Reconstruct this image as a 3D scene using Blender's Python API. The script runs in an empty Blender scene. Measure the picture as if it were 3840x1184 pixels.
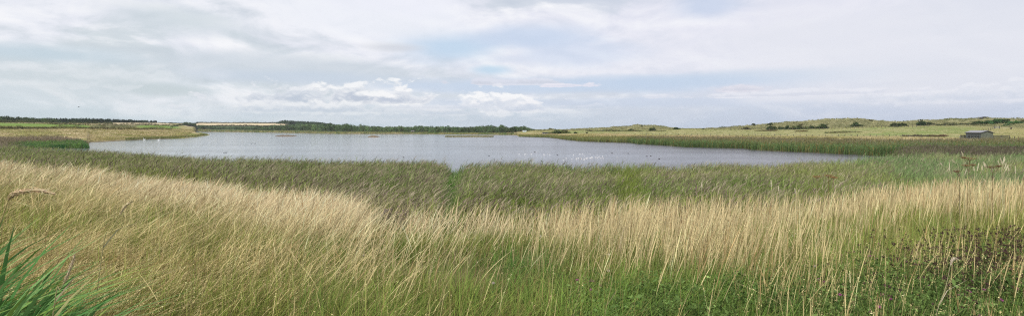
import bpy, math, random
import numpy as np
C = bpy.context.scene.collection
R = math.radians
rng = np.random.default_rng(11)
random.seed(5)
H, F = 6.0, 1920.0          # eye height above the lagoon; focal length and centre in photo pixels (3840 wide)
HZ = 480.0                  # photo row of the horizon

# ------------------------------------------------------------------ camera, world, sun, exposure
cam = bpy.data.cameras.new('camera'); co = bpy.data.objects.new('camera', cam); C.objects.link(co)
co.location = (0, 0, H); co.rotation_euler = (R(90), 0, 0)
cam.sensor_width = 36; cam.lens = 18; cam.shift_y = -112 / 3840
cam.clip_start = .05; cam.clip_end = 20000
sc = bpy.context.scene; sc.camera = co
sc.view_settings.view_transform = 'Standard'; sc.view_settings.look = 'None'
sc.view_settings.exposure = 0.0; sc.view_settings.gamma = 1
sc.cycles.pixel_filter_type = 'BLACKMAN_HARRIS'; sc.cycles.filter_width = 1.15; sc.cycles.use_denoising = False
sc.cycles.max_bounces = 5; sc.cycles.diffuse_bounces = 3; sc.cycles.glossy_bounces = 2
sc.cycles.transmission_bounces = 3; sc.cycles.transparent_max_bounces = 4

SUN_EL, SUN_AZ = R(42), R(215)     # behind the viewer, a little to the left (azimuth clockwise from +Y)
sd = bpy.data.lights.new('sun', 'SUN'); sd.energy = 3.2; sd.angle = R(5); sd.color = (1, .96, .88)
so = bpy.data.objects.new('sun', sd); C.objects.link(so)
so.rotation_euler = (R(90) - SUN_EL, 0, -SUN_AZ + math.pi); so.location = (0, -5, 60)

world = bpy.data.worlds.new('World'); sc.world = world; world.use_nodes = True

class NB:
    def __init__(s, tree): s.t = tree; s.n = tree.nodes; s.l = tree.links
    def new(s, kind, **kw):
        n = s.n.new(kind)
        for k, v in kw.items(): setattr(n, k, v)
        return n
    def put(s, sock, v):
        if isinstance(v, bpy.types.NodeSocket): s.l.new(v, sock)
        elif v is not None:
            if isinstance(v, (tuple, list)) and sock.type == 'RGBA' and len(v) == 3: v = (*v, 1)
            sock.default_value = v
    def m(s, op, a, b=None, c=None, clamp=False):
        n = s.new('ShaderNodeMath', operation=op, use_clamp=clamp)
        s.put(n.inputs[0], a)
        if b is not None: s.put(n.inputs[1], b)
        if c is not None: s.put(n.inputs[2], c)
        return n.outputs[0]
    def mix(s, f, a, b, mode='MIX'):
        n = s.new('ShaderNodeMix', data_type='RGBA', blend_type=mode, clamp_factor=True)
        s.put(n.inputs[0], f); s.put(n.inputs[6], a); s.put(n.inputs[7], b); return n.outputs[2]
    def noise(s, vec, scale, detail=4, rough=.5, dist=0):
        n = s.new('ShaderNodeTexNoise'); s.put(n.inputs['Vector'], vec)
        n.inputs['Scale'].default_value = scale; n.inputs['Detail'].default_value = detail
        n.inputs['Roughness'].default_value = rough; n.inputs['Distortion'].default_value = dist
        return n.outputs[0]
    def ramp(s, v, a, b, lo=0., hi=1.):
        n = s.new('ShaderNodeMapRange', interpolation_type='SMOOTHSTEP'); s.put(n.inputs[0], v)
        for i, q in zip((1, 2, 3, 4), (a, b, lo, hi)): n.inputs[i].default_value = q
        return n.outputs[0]
    def xyz(s, x, y, z=0.):
        n = s.new('ShaderNodeCombineXYZ'); s.put(n.inputs[0], x); s.put(n.inputs[1], y); s.put(n.inputs[2], z); return n.outputs[0]

def srgb(r, g, b):
    f = lambda c: (c / 255 / 12.92) if c / 255 < .04045 else ((c / 255 + .055) / 1.055) ** 2.4
    return (f(r), f(g), f(b))

def build_sky():
    t = world.node_tree; t.nodes.clear(); b = NB(t)
    tc = b.new('ShaderNodeTexCoord'); sp = b.new('ShaderNodeSeparateXYZ'); b.l.new(tc.outputs['Generated'], sp.inputs[0])
    x, y, z = sp.outputs
    az = b.m('ARCTAN2', x, y)                       # radians, 0 straight ahead, + right
    el = b.m('ARCSINE', z)
    sky = b.new('ShaderNodeTexSky', sky_type='NISHITA', sun_disc=False, sun_elevation=SUN_EL, sun_rotation=SUN_AZ,
                air_density=1.0, dust_density=2.0)
    sb = b.new('ShaderNodeVectorMath', operation='SCALE'); b.l.new(sky.outputs[0], sb.inputs[0]); sb.inputs['Scale'].default_value = .11
    # high thin cloud veil: pale, with blue gaps
    v1 = b.xyz(b.m('MULTIPLY', az, 1.6), b.m('MULTIPLY', el, 5.5), 3.1)
    v2 = b.xyz(b.m('MULTIPLY', az, 3.), b.m('MULTIPLY', el, 11.), 7.7)
    n1 = b.noise(v1, 1.5, 6, .52, .25)
    n2 = b.noise(v2, 1.6, 7, .55, .3)
    side = b.ramp(az, -.75, .75)
    elf = b.ramp(el, .0, .16)
    veil_lo = b.mix(side, srgb(213, 225, 232), srgb(206, 215, 233))
    veil_hi = b.mix(side, srgb(238, 240, 248), srgb(233, 233, 245))
    base = b.mix(elf, veil_lo, veil_hi)
    def spot(a0, e0, ra, re, warp=.5):
        """soft ellipse mask in azimuth/elevation, edges broken up by noise"""
        dx = b.m('DIVIDE', b.m('SUBTRACT', az, a0), ra); dy = b.m('DIVIDE', b.m('SUBTRACT', el, e0), re)
        d = b.m('SQRT', b.m('ADD', b.m('MULTIPLY', dx, dx), b.m('MULTIPLY', dy, dy)))
        return b.m('ADD', d, b.m('MULTIPLY', b.m('SUBTRACT', n2, .5), warp * 3))
    def A(P, py):
        a = math.atan((P - 1920) / F); return a, math.atan((HZ - py) / F * math.cos(a))
    # bright white areas / grey areas of the veil
    n3 = b.noise(b.xyz(b.m('MULTIPLY', az, 5.), b.m('MULTIPLY', el, 12.), 12.4), 1.5, 7, .55, .35)
    mixn = b.m('ADD', b.m('MULTIPLY', n1, .6), b.m('MULTIPLY', n3, .4))
    white = b.ramp(mixn, .49, .60)
    col = b.mix(b.m('MULTIPLY', white, .75), base, b.mix(side, srgb(248, 249, 254), srgb(238, 237, 247)))
    n3s = b.noise(b.xyz(b.m('MULTIPLY_ADD', az, 5., .05), b.m('MULTIPLY', b.m('ADD', el, .011), 12.), 12.4), 1.5, 7, .55, .35)
    grey = b.ramp(mixn, .49, .39)
    col = b.mix(b.m('MULTIPLY', grey, .8), col, b.mix(side, srgb(213, 222, 227), srgb(214, 219, 234)))
    rel = b.m('MULTIPLY', b.m('SUBTRACT', n3, n3s), b.m('MULTIPLY_ADD', b.ramp(az, -.2, .6), -.65, 1.0))
    col = b.mix(b.m('MULTIPLY', rel, 6., clamp=True), col, srgb(252, 252, 255)); col = b.mix(b.m('MULTIPLY', rel, -3.6, clamp=True), col, b.mix(side, srgb(196, 207, 216), srgb(204, 211, 229)))
    for P, py, ra, re, c, f, w in (
            (1690, 185, .13, .036, srgb(198, 219, 240), .95, .35), (1990, 140, .14, .03, srgb(202, 217, 240), .8, .35), (1840, 262, .05, .013, srgb(196, 220, 240), .9, .3),
            (2200, 320, .42, .018, srgb(198, 214, 236), .8, .35), (2850, 285, .22, .016, srgb(192, 212, 234), .8, .3), (2660, 20, .08, .03, srgb(198, 212, 236), .7, .35),
            (2100, 200, .16, .03, srgb(206, 219, 241), .6, .5), (1380, 60, .22, .05, srgb(244, 246, 253), .8, .5), (1500, 0, .14, .03, srgb(244, 245, 254), .7, .4),
            (1000, 250, .26, .028, srgb(208, 217, 226), .75, .45), (1150, 292, .2, .014, srgb(203, 215, 230), .8, .4), (2300, 385, .5, .012, srgb(203, 215, 236), .6, .4), (2650, 310, .25, .02, srgb(194, 212, 236), .6, .4), (1900, 330, .25, .012, srgb(204, 218, 238), .6, .4),
            (700, 80, .13, .03, srgb(210, 220, 226), .8, .35), (130, 200, .14, .018, srgb(200, 216, 227), .9, .35),
            (230, 290, .16, .03, srgb(210, 220, 226), .8, .5), (530, 325, .055, .011, srgb(204, 215, 221), .9, .35), (640, 338, .065, .011, srgb(204, 215, 220), .9, .35),
            (1480, 180, .07, .011, srgb(214, 217, 226), .8, .3), (3500, 150, .4, .1, srgb(233, 234, 242), .8, .3),
            (3130, 355, .18, .014, srgb(233, 234, 243), .8, .6), (3560, 345, .16, .02, srgb(228, 230, 240), .6, .6), (2770, 335, .06, .011, srgb(222, 223, 236), .9, .4)):
        a0, e0 = A(P, py)
        m = b.ramp(spot(a0, e0, ra, re, w), 1.25, .25)
        col = b.mix(b.m('MULTIPLY', m, f), col, c)
    # low cumulus: bright lumpy tops over grey-blue undersides
    v3 = b.xyz(b.m('MULTIPLY', az, 13.), b.m('MULTIPLY', el, 24.), 1.3)
    puff = b.noise(v3, 1.6, 6, .56, .1)
    v3b = b.xyz(b.m('MULTIPLY', az, 13.), b.m('MULTIPLY', b.m('ADD', el, .006), 24.), 1.3)
    puffb = b.noise(v3b, 1.6, 6, .56, .1)
    for P, py, ra, re, c0, c1, f in (
            (1300, 432, .30, .030, srgb(212, 220, 232), srgb(238, 240, 246), .75), (1110, 372, .105, .028, srgb(196, 206, 221), srgb(236, 239, 245), .95), (1360, 372, .10, .034, srgb(194, 203, 219), srgb(250, 251, 253), .97),
            (1500, 378, .06, .026, srgb(198, 206, 222), srgb(252, 252, 254), .97), (1250, 415, .17, .016, srgb(204, 213, 227), srgb(243, 245, 249), .85), (1700, 425, .10, .012, srgb(210, 218, 232), srgb(240, 241, 247), .7),
            (1880, 402, .085, .034, srgb(210, 218, 233), srgb(253, 253, 255), .97), (1960, 410, .10, .020, srgb(208, 216, 232), srgb(248, 248, 252), .92),
            (1930, 312, .11, .010, srgb(212, 214, 226), srgb(226, 228, 240), .8), (2140, 323, .05, .006, srgb(226, 226, 240), srgb(238, 236, 246), .9),
            (2760, 338, .055, .010, srgb(214, 216, 230), srgb(232, 230, 240), .85), (3540, 370, .14, .018, srgb(212, 219, 234), srgb(238, 239, 247), .7),
            (3000, 355, .22, .008, srgb(216, 220, 234), srgb(236, 237, 246), .7), (240, 300, .12, .024, srgb(208, 218, 224), srgb(232, 237, 242), .45),
            (1660, 405, .13, .007, srgb(214, 220, 234), srgb(232, 235, 244), .6), (2150, 405, .16, .007, srgb(206, 216, 232), srgb(226, 230, 242), .5)):
        a0, e0 = A(P, py)
        dx = b.m('DIVIDE', b.m('SUBTRACT', az, a0), ra); dy = b.m('DIVIDE', b.m('SUBTRACT', el, e0), re)
        dy = b.m('MAXIMUM', dy, b.m('MULTIPLY', dy, -2.2))                     # flat base, domed top
        d = b.m('SQRT', b.m('ADD', b.m('MULTIPLY', dx, dx), b.m('MULTIPLY', dy, dy)))
        d = b.m('ADD', d, b.m('MULTIPLY', b.m('SUBTRACT', .5, puff), 3.2))
        m = b.ramp(d, 1.05, .72)
        lit = b.m('ADD', b.ramp(dy, .0, .75), b.m('MULTIPLY', b.m('SUBTRACT', puff, puffb), 5.), clamp=True)
        lit = b.m('MAXIMUM', lit, b.m('MULTIPLY', b.ramp(d, .3, 1.0), .75))
        col = b.mix(b.m('MULTIPLY', m, f), col, b.mix(lit, c0, c1))
    # milky air along the horizon
    hz = b.ramp(el, .055, .0)
    col = b.mix(b.m('MULTIPLY', hz, .75), col, b.mix(side, srgb(206, 221, 228), srgb(193, 205, 226)))
    fin = b.mix(.93, sb.outputs[0], col)
    # below the horizon
    bg = b.new('ShaderNodeBackground'); b.put(bg.inputs[0], fin); bg.inputs[1].default_value = 1.0
    out = b.new('ShaderNodeOutputWorld'); b.l.new(bg.outputs[0], out.inputs[0])
build_sky()

# ------------------------------------------------------------------ helpers
def hash2(ix, iy, seed):
    h = (ix.astype(np.int64) * 374761393 + iy.astype(np.int64) * 668265263 + seed * 974711) & 0xffffffff
    h = ((h ^ (h >> 13)) * 1274126177) & 0xffffffff
    return ((h ^ (h >> 16)) & 0xffffff) / float(0xffffff)
def vnoise(x, y, seed=0):
    x = np.asarray(x, float); y = np.asarray(y, float)
    ix, iy = np.floor(x), np.floor(y); fx, fy = x - ix, y - iy
    fx = fx * fx * (3 - 2 * fx); fy = fy * fy * (3 - 2 * fy)
    a, b_, c, d = hash2(ix, iy, seed), hash2(ix + 1, iy, seed), hash2(ix, iy + 1, seed), hash2(ix + 1, iy + 1, seed)
    return (a * (1 - fx) + b_ * fx) * (1 - fy) + (c * (1 - fx) + d * fx) * fy
def fbm(x, y, seed=0, o=4):
    s = 0; a = .5; t = 0
    for k in range(o):
        s = s + a * vnoise(x * 2 ** k, y * 2 ** k, seed + k); t += a; a *= .5
    return s / t
def sstep(a, b_, x): t = np.clip((x - a) / (b_ - a), 0, 1); return t * t * (3 - 2 * t)

def tag(o, label=None, cat=None, group=None, kind=None):
    if label: o['label'] = label
    if cat: o['category'] = cat
    if group: o['group'] = group
    if kind: o['kind'] = kind
    return o
def empty(name, loc, rz=0):
    o = bpy.data.objects.new(name, None); C.objects.link(o); o.location = loc; o.rotation_euler = (0, 0, rz); o.empty_display_size = .2
    return o
def mesh_np(name, V, Q=None, T=None, col=None, mat=None, parent=None, smooth=False, loc=None):
    me = bpy.data.meshes.new(name)
    V = np.ascontiguousarray(V, np.float32).reshape(-1, 3)
    if loc is not None: V = V - np.array(loc, np.float32)
    nq = 0 if Q is None else len(Q); nt = 0 if T is None else len(T)
    loops = np.concatenate([a.reshape(-1) for a in (Q, T) if a is not None and len(a)]).astype(np.int32)
    me.vertices.add(len(V)); me.vertices.foreach_set('co', V.ravel())
    me.loops.add(len(loops)); me.loops.foreach_set('vertex_index', loops)
    me.polygons.add(nq + nt)
    st = np.concatenate([np.arange(nq) * 4, nq * 4 + np.arange(nt) * 3]).astype(np.int32)
    me.polygons.foreach_set('loop_start', st)
    if smooth: me.polygons.foreach_set('use_smooth', np.ones(nq + nt, bool))
    if col is not None:
        ca = me.color_attributes.new('Col', 'FLOAT_COLOR', 'POINT')
        c4 = np.ones((len(V), 4), np.float32); c4[:, :3] = np.asarray(col).reshape(-1, 3); ca.data.foreach_set('color', c4.ravel())
    me.update(calc_edges=True)
    if mat: me.materials.append(mat)
    o = bpy.data.objects.new(name, me); C.objects.link(o)
    if loc is not None: o.location = loc
    if parent: o.parent = parent
    return o

def veg_mat(name, transl=.3, noise_amt=.25, nscale=8.):
    m = bpy.data.materials.new(name); m.use_nodes = True; t = m.node_tree; t.nodes.clear(); b = NB(t)
    at = b.new('ShaderNodeAttribute', attribute_name='Col')
    g = b.new('ShaderNodeNewGeometry')
    n = b.noise(g.outputs['Position'], nscale, 2)
    k = b.m('MULTIPLY_ADD', n, noise_amt * 2, 1 - noise_amt)
    sc_ = b.new('ShaderNodeVectorMath', operation='SCALE'); b.l.new(at.outputs['Color'], sc_.inputs[0]); b.l.new(k, sc_.inputs['Scale'])
    d = b.new('ShaderNodeBsdfDiffuse'); b.l.new(sc_.outputs[0], d.inputs[0])
    out = b.new('ShaderNodeOutputMaterial')
    if transl > 0:
        tr = b.new('ShaderNodeBsdfTranslucent'); b.l.new(sc_.outputs[0], tr.inputs[0])
        mx = b.new('ShaderNodeMixShader'); mx.inputs[0].default_value = transl
        b.l.new(d.outputs[0], mx.inputs[1]); b.l.new(tr.outputs[0], mx.inputs[2]); b.l.new(mx.outputs[0], out.inputs[0])
    else: b.l.new(d.outputs[0], out.inputs[0])
    return m
GRASS = veg_mat('grass_blades', .22, .25, 3.)
REED = veg_mat('reed_blades', .25, .2, 1.)
LEAF = veg_mat('leaves', .2, .3, .6)
def solid(name, col, rough=.8, noise_amt=.2, scale=3., stretch=(1, 1, 1), metal=0.):
    m = bpy.data.materials.new(name); m.use_nodes = True; b = NB(m.node_tree); p = m.node_tree.nodes['Principled BSDF']
    tc = b.new('ShaderNodeTexCoord'); mp = b.new('ShaderNodeMapping'); b.l.new(tc.outputs['Object'], mp.inputs[0]); mp.inputs['Scale'].default_value = stretch
    n = b.noise(mp.outputs[0], scale, 5, .6)
    c = b.mix(n, tuple(x * (1 - noise_amt) for x in col), tuple(min(1, x * (1 + noise_amt)) for x in col))
    b.put(p.inputs['Base Color'], c); p.inputs['Roughness'].default_value = rough; p.inputs['Metallic'].default_value = metal
    return m

# ------------------------------------------------------------------ terrain: named bands running across the place, nearest first
def I(P, pts):
    a = np.array(pts, float); return np.interp(P, a[:, 0], a[:, 1])
def zrow(P, Y, pts): return H - (I(P, pts) - HZ) * Y / F
SHORE_L = [(-900, 168), (0, 168), (300, 166), (326, 170), (336, 209), (402, 222), (471, 245), (554, 268), (640, 285), (690, 308), (731, 400)]
SHORE_FAR = [(733, 850), (784, 810), (917, 738), (1111, 606), (1280, 524), (1557, 512), (1723, 466), (1920, 433), (1938, 425), (1946, 352),
             (2058, 320), (2114, 268), (2169, 235), (2252, 221), (2363, 207), (2391, 192), (2502, 173), (2560, 161), (2671, 154),
             (2787, 150), (2823, 139), (2920, 131), (3114, 120), (3200, 115), (3290, 109), (3350, 106), (5200, 104)]
SHORE = SHORE_L + SHORE_FAR
EDGE_Y = [(-900, 28), (0, 27), (400, 25), (700, 22), (1000, 17), (1300, 13), (1700, 10.5), (2400, 10), (2900, 12), (3300, 16), (3840, 19), (5000, 22)]
EDGE_TOP = [(0, 607), (300, 632), (640, 678), (960, 707), (1280, 736), (1600, 766), (1920, 770), (2560, 760), (3000, 744), (3300, 698), (3840, 668)]
REED_Y = [(-900, 125), (0, 109), (300, 84), (640, 66), (1280, 55), (1700, 51), (2300, 50), (2880, 54), (3200, 60), (3300, 66), (3500, 72), (5000, 75)]
TOPS = [(-900, 458), (0, 458), (330, 459), (590, 461), (731, 464), (735, 461), (1060, 462), (1090, 467), (1200, 471), (1280, 480), (1370, 484), (1390, 479),
        (1485, 480), (1510, 487), (1557, 489), (1700, 490), (1920, 491), (2000, 489), (2045, 487), (2067, 482), (2086, 486.5), (2114, 487), (2169, 484.5), (2225, 481.5),
        (2266, 477.5), (2308, 475), (2355, 475.5), (2375, 472), (2391, 469), (2400, 470), (2407, 473), (2446, 473), (2502, 476.5), (2560, 484.5),
        (2680, 483.5), (2790, 472.5), (2870, 464.5), (2940, 456.5), (3020, 453.5), (3060, 448), (3090, 445.5), (3120, 447), (3150, 449.5), (3200, 449.5),
        (3260, 452.5), (3330, 453.5), (3400, 454.5), (3500, 453), (3560, 449), (3650, 447.5), (3770, 449), (3840, 451), (5000, 455)]
TOPS_Y = [(-900, 540), (0, 540), (330, 600), (590, 800), (731, 1200), (735, 1300), (1060, 1300), (1090, 1250), (1200, 1150), (1280, 1000), (1370, 1050), (1390, 1300),
          (1485, 1300), (1510, 950), (1557, 900), (1700, 800), (1920, 600), (2045, 640), (2266, 600), (2391, 520), (2560, 560), (2700, 480), (2870, 420), (3090, 400),
          (3330, 380), (3560, 370), (3840, 330), (5000, 320)]
def layers(P):
    o = np.ones_like(P)
    ye = I(P, EDGE_Y); grh = I(P, [(0, .55), (700, .6), (1500, .85), (3840, .85)])
    ze = zrow(P, ye, EDGE_TOP) - grh
    yr = I(P, REED_Y); yf = I(P, SHORE)
    bed = I(P, [(3290, -.8), (3360, .3)])
    L = [(0 * o, 4.35 * o), (ye * .45, 4.35 * .4 + ze * .6 + .03), (ye, ze), (ye + (ze - .3) / .33, .3 * o), (yr - 2, .05 * o), (yr + 3, bed), (yf - 5, bed), (yf, 0 * o + np.maximum(bed, 0))]
    A_Y = yf + I(P, [(0, 32), (590, 40), (731, 20), (735, 12), (1920, 14), (1946, 15), (2114, 30), (2266, 32), (2391, 33), (2560, 40), (3090, 40), (3330, 24), (3840, 17)])
    L.append((A_Y, I(P, [(0, .6), (731, 1.4), (735, 1.1), (1920, 1), (1946, .7), (2560, .9), (3840, 1.0)])))
    B_Y = I(P, [(0, 300), (330, 330), (590, 380), (725, 445), (733, 890), (917, 775), (1111, 645), (1280, 562), (1557, 550), (1723, 505), (1920, 470), (1946, 410), (2110, 340),
                (2266, 300), (2391, 290), (2560, 272), (2870, 255), (3090, 250), (3330, 225), (3560, 170), (3840, 160), (5000, 155)])
    L.append((B_Y, zrow(P, B_Y, [(0, 480), (330, 484), (590, 487), (725, 493), (733, 490), (917, 492), (1111, 495), (1280, 497), (1557, 498), (1920, 500), (1946, 503), (2110, 505),
                                 (2266, 503), (2391, 508), (2560, 510), (2870, 512), (3090, 513), (3330, 515), (3560, 522), (3840, 524)])))
    C_Y = I(P, [(0, 330), (330, 360), (590, 450), (725, 600), (733, 950), (1060, 950), (1200, 800), (1280, 700), (1370, 750), (1390, 800), (1485, 800), (1557, 620), (1920, 500), (1946, 470),
                (2110, 430), (2266, 400), (2391, 370), (2560, 350), (2870, 340), (3090, 335), (3330, 300), (3560, 250), (3840, 200), (5000, 195)])
    L.append((C_Y, zrow(P, C_Y, [(0, 475), (330, 480), (590, 480), (725, 485), (733, 476), (1060, 477), (1200, 484), (1280, 489), (1390, 487), (1485, 488), (1557, 494), (1920, 499), (1946, 498),
                                 (2110, 492), (2266, 490), (2391, 489.5), (2560, 487), (2870, 487), (3090, 485), (3330, 479), (3560, 486), (3840, 500)])))
    D_Y = I(P, [(0, 450), (330, 470), (590, 600), (725, 900), (733, 1010), (1060, 1010), (1200, 950), (1280, 850), (1390, 1000), (1485, 1000), (1557, 750), (1920, 550), (1946, 560), (2110, 520),
                (2266, 480), (2391, 430), (2560, 400), (2700, 390), (2870, 370), (3090, 360), (3330, 340), (3560, 320), (3840, 260), (5000, 250)])
    L.append((D_Y, zrow(P, D_Y, [(0, 461), (330, 468), (590, 469), (725, 476), (733, 473), (1060, 473), (1200, 478), (1280, 485), (1390, 483), (1485, 483), (1557, 491), (1920, 494), (1946, 492),
                                 (2110, 489), (2266, 486), (2391, 487), (2560, 486), (2870, 484.5), (3090, 481), (3330, 473), (3560, 470), (3840, 476)])))
    E_Y = I(P, TOPS_Y); E_z = zrow(P, E_Y, TOPS)
    L.append((E_Y, E_z)); L.append((E_Y * 1.25, E_z * .5)); L.append((E_Y * 2 + 300, 1 + 0 * o)); L.append((9000 * o, 0 * o))
    return L
def ground(X, Y, want_s=False):
    X = np.asarray(X, float); Y = np.asarray(Y, float); sh = X.shape; X = X.ravel(); Y = Y.ravel()
    r = np.hypot(X, Y); th = np.arctan2(X, Y); lim = R(58)
    thc = np.clip(th, -lim, lim); Yf_ = r * np.cos(thc); P = 1920 + F * np.tan(thc)
    Ls = layers(P); z = np.full(len(P), Ls[-1][1][0]); s = np.full(len(P), len(Ls) - 1.)
    for k in range(len(Ls) - 1):
        y0, z0 = Ls[k]; y1, z1 = Ls[k + 1]; m = (Yf_ >= y0) & (Yf_ < y1)
        t = np.where(m, (Yf_ - y0) / np.maximum(y1 - y0, .01), 0)
        z = np.where(m, z0 + (z1 - z0) * t, z); s = np.where(m, k + t, s)
    # spit running out into the lagoon
    yy = I(P, [(640, 285), (690, 300), (737, 343), (760, 380), (784, 427)]); top = I(P, [(700, 2.9), (731, 2.6), (760, 1.7), (780, .8), (786, .0)])
    wd = I(P, [(640, 150), (731, 110), (786, 25)])
    q = (Yf_ - yy) / wd
    sp = np.where((P > 640) & (P < 787) & (q > -.2) & (q < 1.2), top * np.minimum(1, np.minimum(q * 2.2, (1 - q) * 5)), -9)
    s = np.where(sp > np.maximum(z, -.3), 8 + np.clip(q, 0, 1), s); z = np.maximum(z, np.maximum(sp, -.8)) if len(z) else z
    # roughness
    big = (fbm(X * .02, Y * .02, 3) - .5); mid = fbm(X * .1, Y * .1, 5) - .5; sm = fbm(X * .6, Y * .6, 7) - .5
    land = np.where(s < 3, np.clip(s * .3, 0, 1), np.where(s < 7, .15, np.clip((s - 7) * .6, 0, 1)))
    z = z + land * (mid * .35 + sm * .18)
    dune = sstep(11.0, 11.5, s) * (1 - sstep(12.2, 13, s)) * sstep(2000, 2080, P)
    z = z + dune * ((fbm(X * .05, Y * .05, 9) - .5) * 3.6 + (np.abs(fbm(X * .16, Y * .16, 13) - .5)) * 3.4 - .6)
    z = z + (sstep(2000, 2080, P) * sstep(8.9, 10, s) * (1 - sstep(11, 11.4, s))) * big * 1.0
    back = sstep(R(62), R(100), np.abs(th)); z = z * (1 - back) + 4.35 * back
    if want_s: return z.reshape(sh), s.reshape(sh), P.reshape(sh)
    return z.reshape(sh)
G1 = lambda x, y: float(ground(np.array([x]), np.array([y]))[0])
def hit(P, py, dz=0., y0=2.5, y1=2500):
    """the first point of the ground (lifted by dz) that the line of sight through photo pixel (P, py) meets"""
    Y = np.geomspace(y0, y1, 2600); X = (P - 1920) / F * Y; z = H - (py - HZ) / F * Y
    g = ground(X, Y) + dz; k = np.argmax(z <= g)
    if not (z <= g).any(): k = int(np.argmin(z - g))
    return float(X[k]), float(Y[k]), float(g[k] - dz)

STRAW = np.array((.44, .36, .20)); STRAWD = np.array((.30, .24, .11)); OLIVE = np.array((.17, .18, .045)); GREEN = np.array((.085, .17, .035)); FIELD = np.array((.16, .24, .045)); PAST = np.array((.20, .25, .075))
MARRAM = np.array((.28, .27, .14)); WHEAT = np.array((.58, .48, .30)); MUD = np.array((.16, .13, .08)); DEEP = np.array((.055, .085, .025))
def lerp(a, b_, t): t = np.asarray(t)[..., None]; return np.asarray(a) * (1 - t) + np.asarray(b_) * t
def ground_colour(X, Y, s, P):
    n = fbm(X * .05, Y * .05, 21); n2 = fbm(X * .3, Y * .3, 23); n3 = fbm(X * .012, Y * .03, 27)
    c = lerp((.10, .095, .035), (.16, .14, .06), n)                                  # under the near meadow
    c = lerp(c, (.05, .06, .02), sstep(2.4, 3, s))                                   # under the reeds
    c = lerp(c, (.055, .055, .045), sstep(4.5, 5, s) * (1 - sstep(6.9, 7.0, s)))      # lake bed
    c = lerp(c, MUD, sstep(6.9, 7, s))
    left = P < 733
    gr = lerp(lerp(STRAW * .95, OLIVE * 1.3, sstep(.42, .62, n)), STRAWD, sstep(.45, .7, n2) * .6)
    c = lerp(c, gr, sstep(7.05, 7.5, s))
    # left: pasture behind the hedges, stubble beyond
    past = left * sstep(9.5, 9.9, s) * (1 - sstep(11, 11.1, s)) * (1 - sstep(560, 640, P) * 0)
    c = lerp(c, lerp(FIELD * 1.1, FIELD * .85, n), past * (1 - sstep(330, 350, P + 40 * (s - 10.4)) * (1 - sstep(495, 530, P) * (1 - sstep(655, 690, P)))))
    c = lerp(c, (.12, .125, .05), left * sstep(9.5, 9.9, s) * (1 - sstep(11, 11.1, s)) * sstep(330, 350, P) * (1 - sstep(500, 530, P)) * .8)
    whe = ((P > 425) & (P < 1085)) * sstep(10.98, 11.03, s) * (1 - sstep(12.4, 12.6, s))
    c = lerp(c, lerp(WHEAT, WHEAT * .92, n2), whe * ((P < 640) | (P > 690)))
    c = lerp(c, lerp((.36, .40, .2), (.42, .40, .22), n), ((P > 1380) & (P < 1495)) * sstep(10.9, 11, s))
    # far side, under the woods
    farw = ((P > 733) & (P < 2010)) * sstep(9.0, 9.3, s) * (1 - whe) * (1 - sstep(10.9, 11, s) * ((P > 1380) & (P < 1495)))
    c = lerp(c, (.06, .09, .03), farw * (P < 1900))
    # right: pasture between the fences, marram dune above
    rt = sstep(2000, 2150, P)
    straw_r = lerp(lerp(STRAW, OLIVE * 1.5, sstep(.4, .65, n)), (.26, .2, .1), sstep(.6, .8, n2) * .5)
    c = lerp(c, straw_r, rt * sstep(7.9, 8.1, s) * (1 - sstep(9.0, 9.2, s)))
    fld = lerp(lerp((.27, .27, .11), PAST, sstep(.42, .66, n3)), (.38, .34, .17), sstep(.45, .65, n2) * .65)
    c = lerp(c, fld, rt * sstep(9.0, 9.25, s) * (1 - sstep(10.5, 11, s)))
    c = lerp(c, lerp(STRAW * .9, OLIVE * 1.4, n2), rt * sstep(3450, 3600, P) * sstep(7.9, 8.1, s) * (1 - sstep(11, 11.3, s)) * sstep(3640, 3740, P))
    dn = lerp(lerp(MARRAM, MARRAM * .75, sstep(.4, .6, n2)), (.17, .19, .07), sstep(.52, .7, n) * .8)
    c = lerp(c, dn, rt * sstep(10.5, 11, s))
    return c

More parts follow.
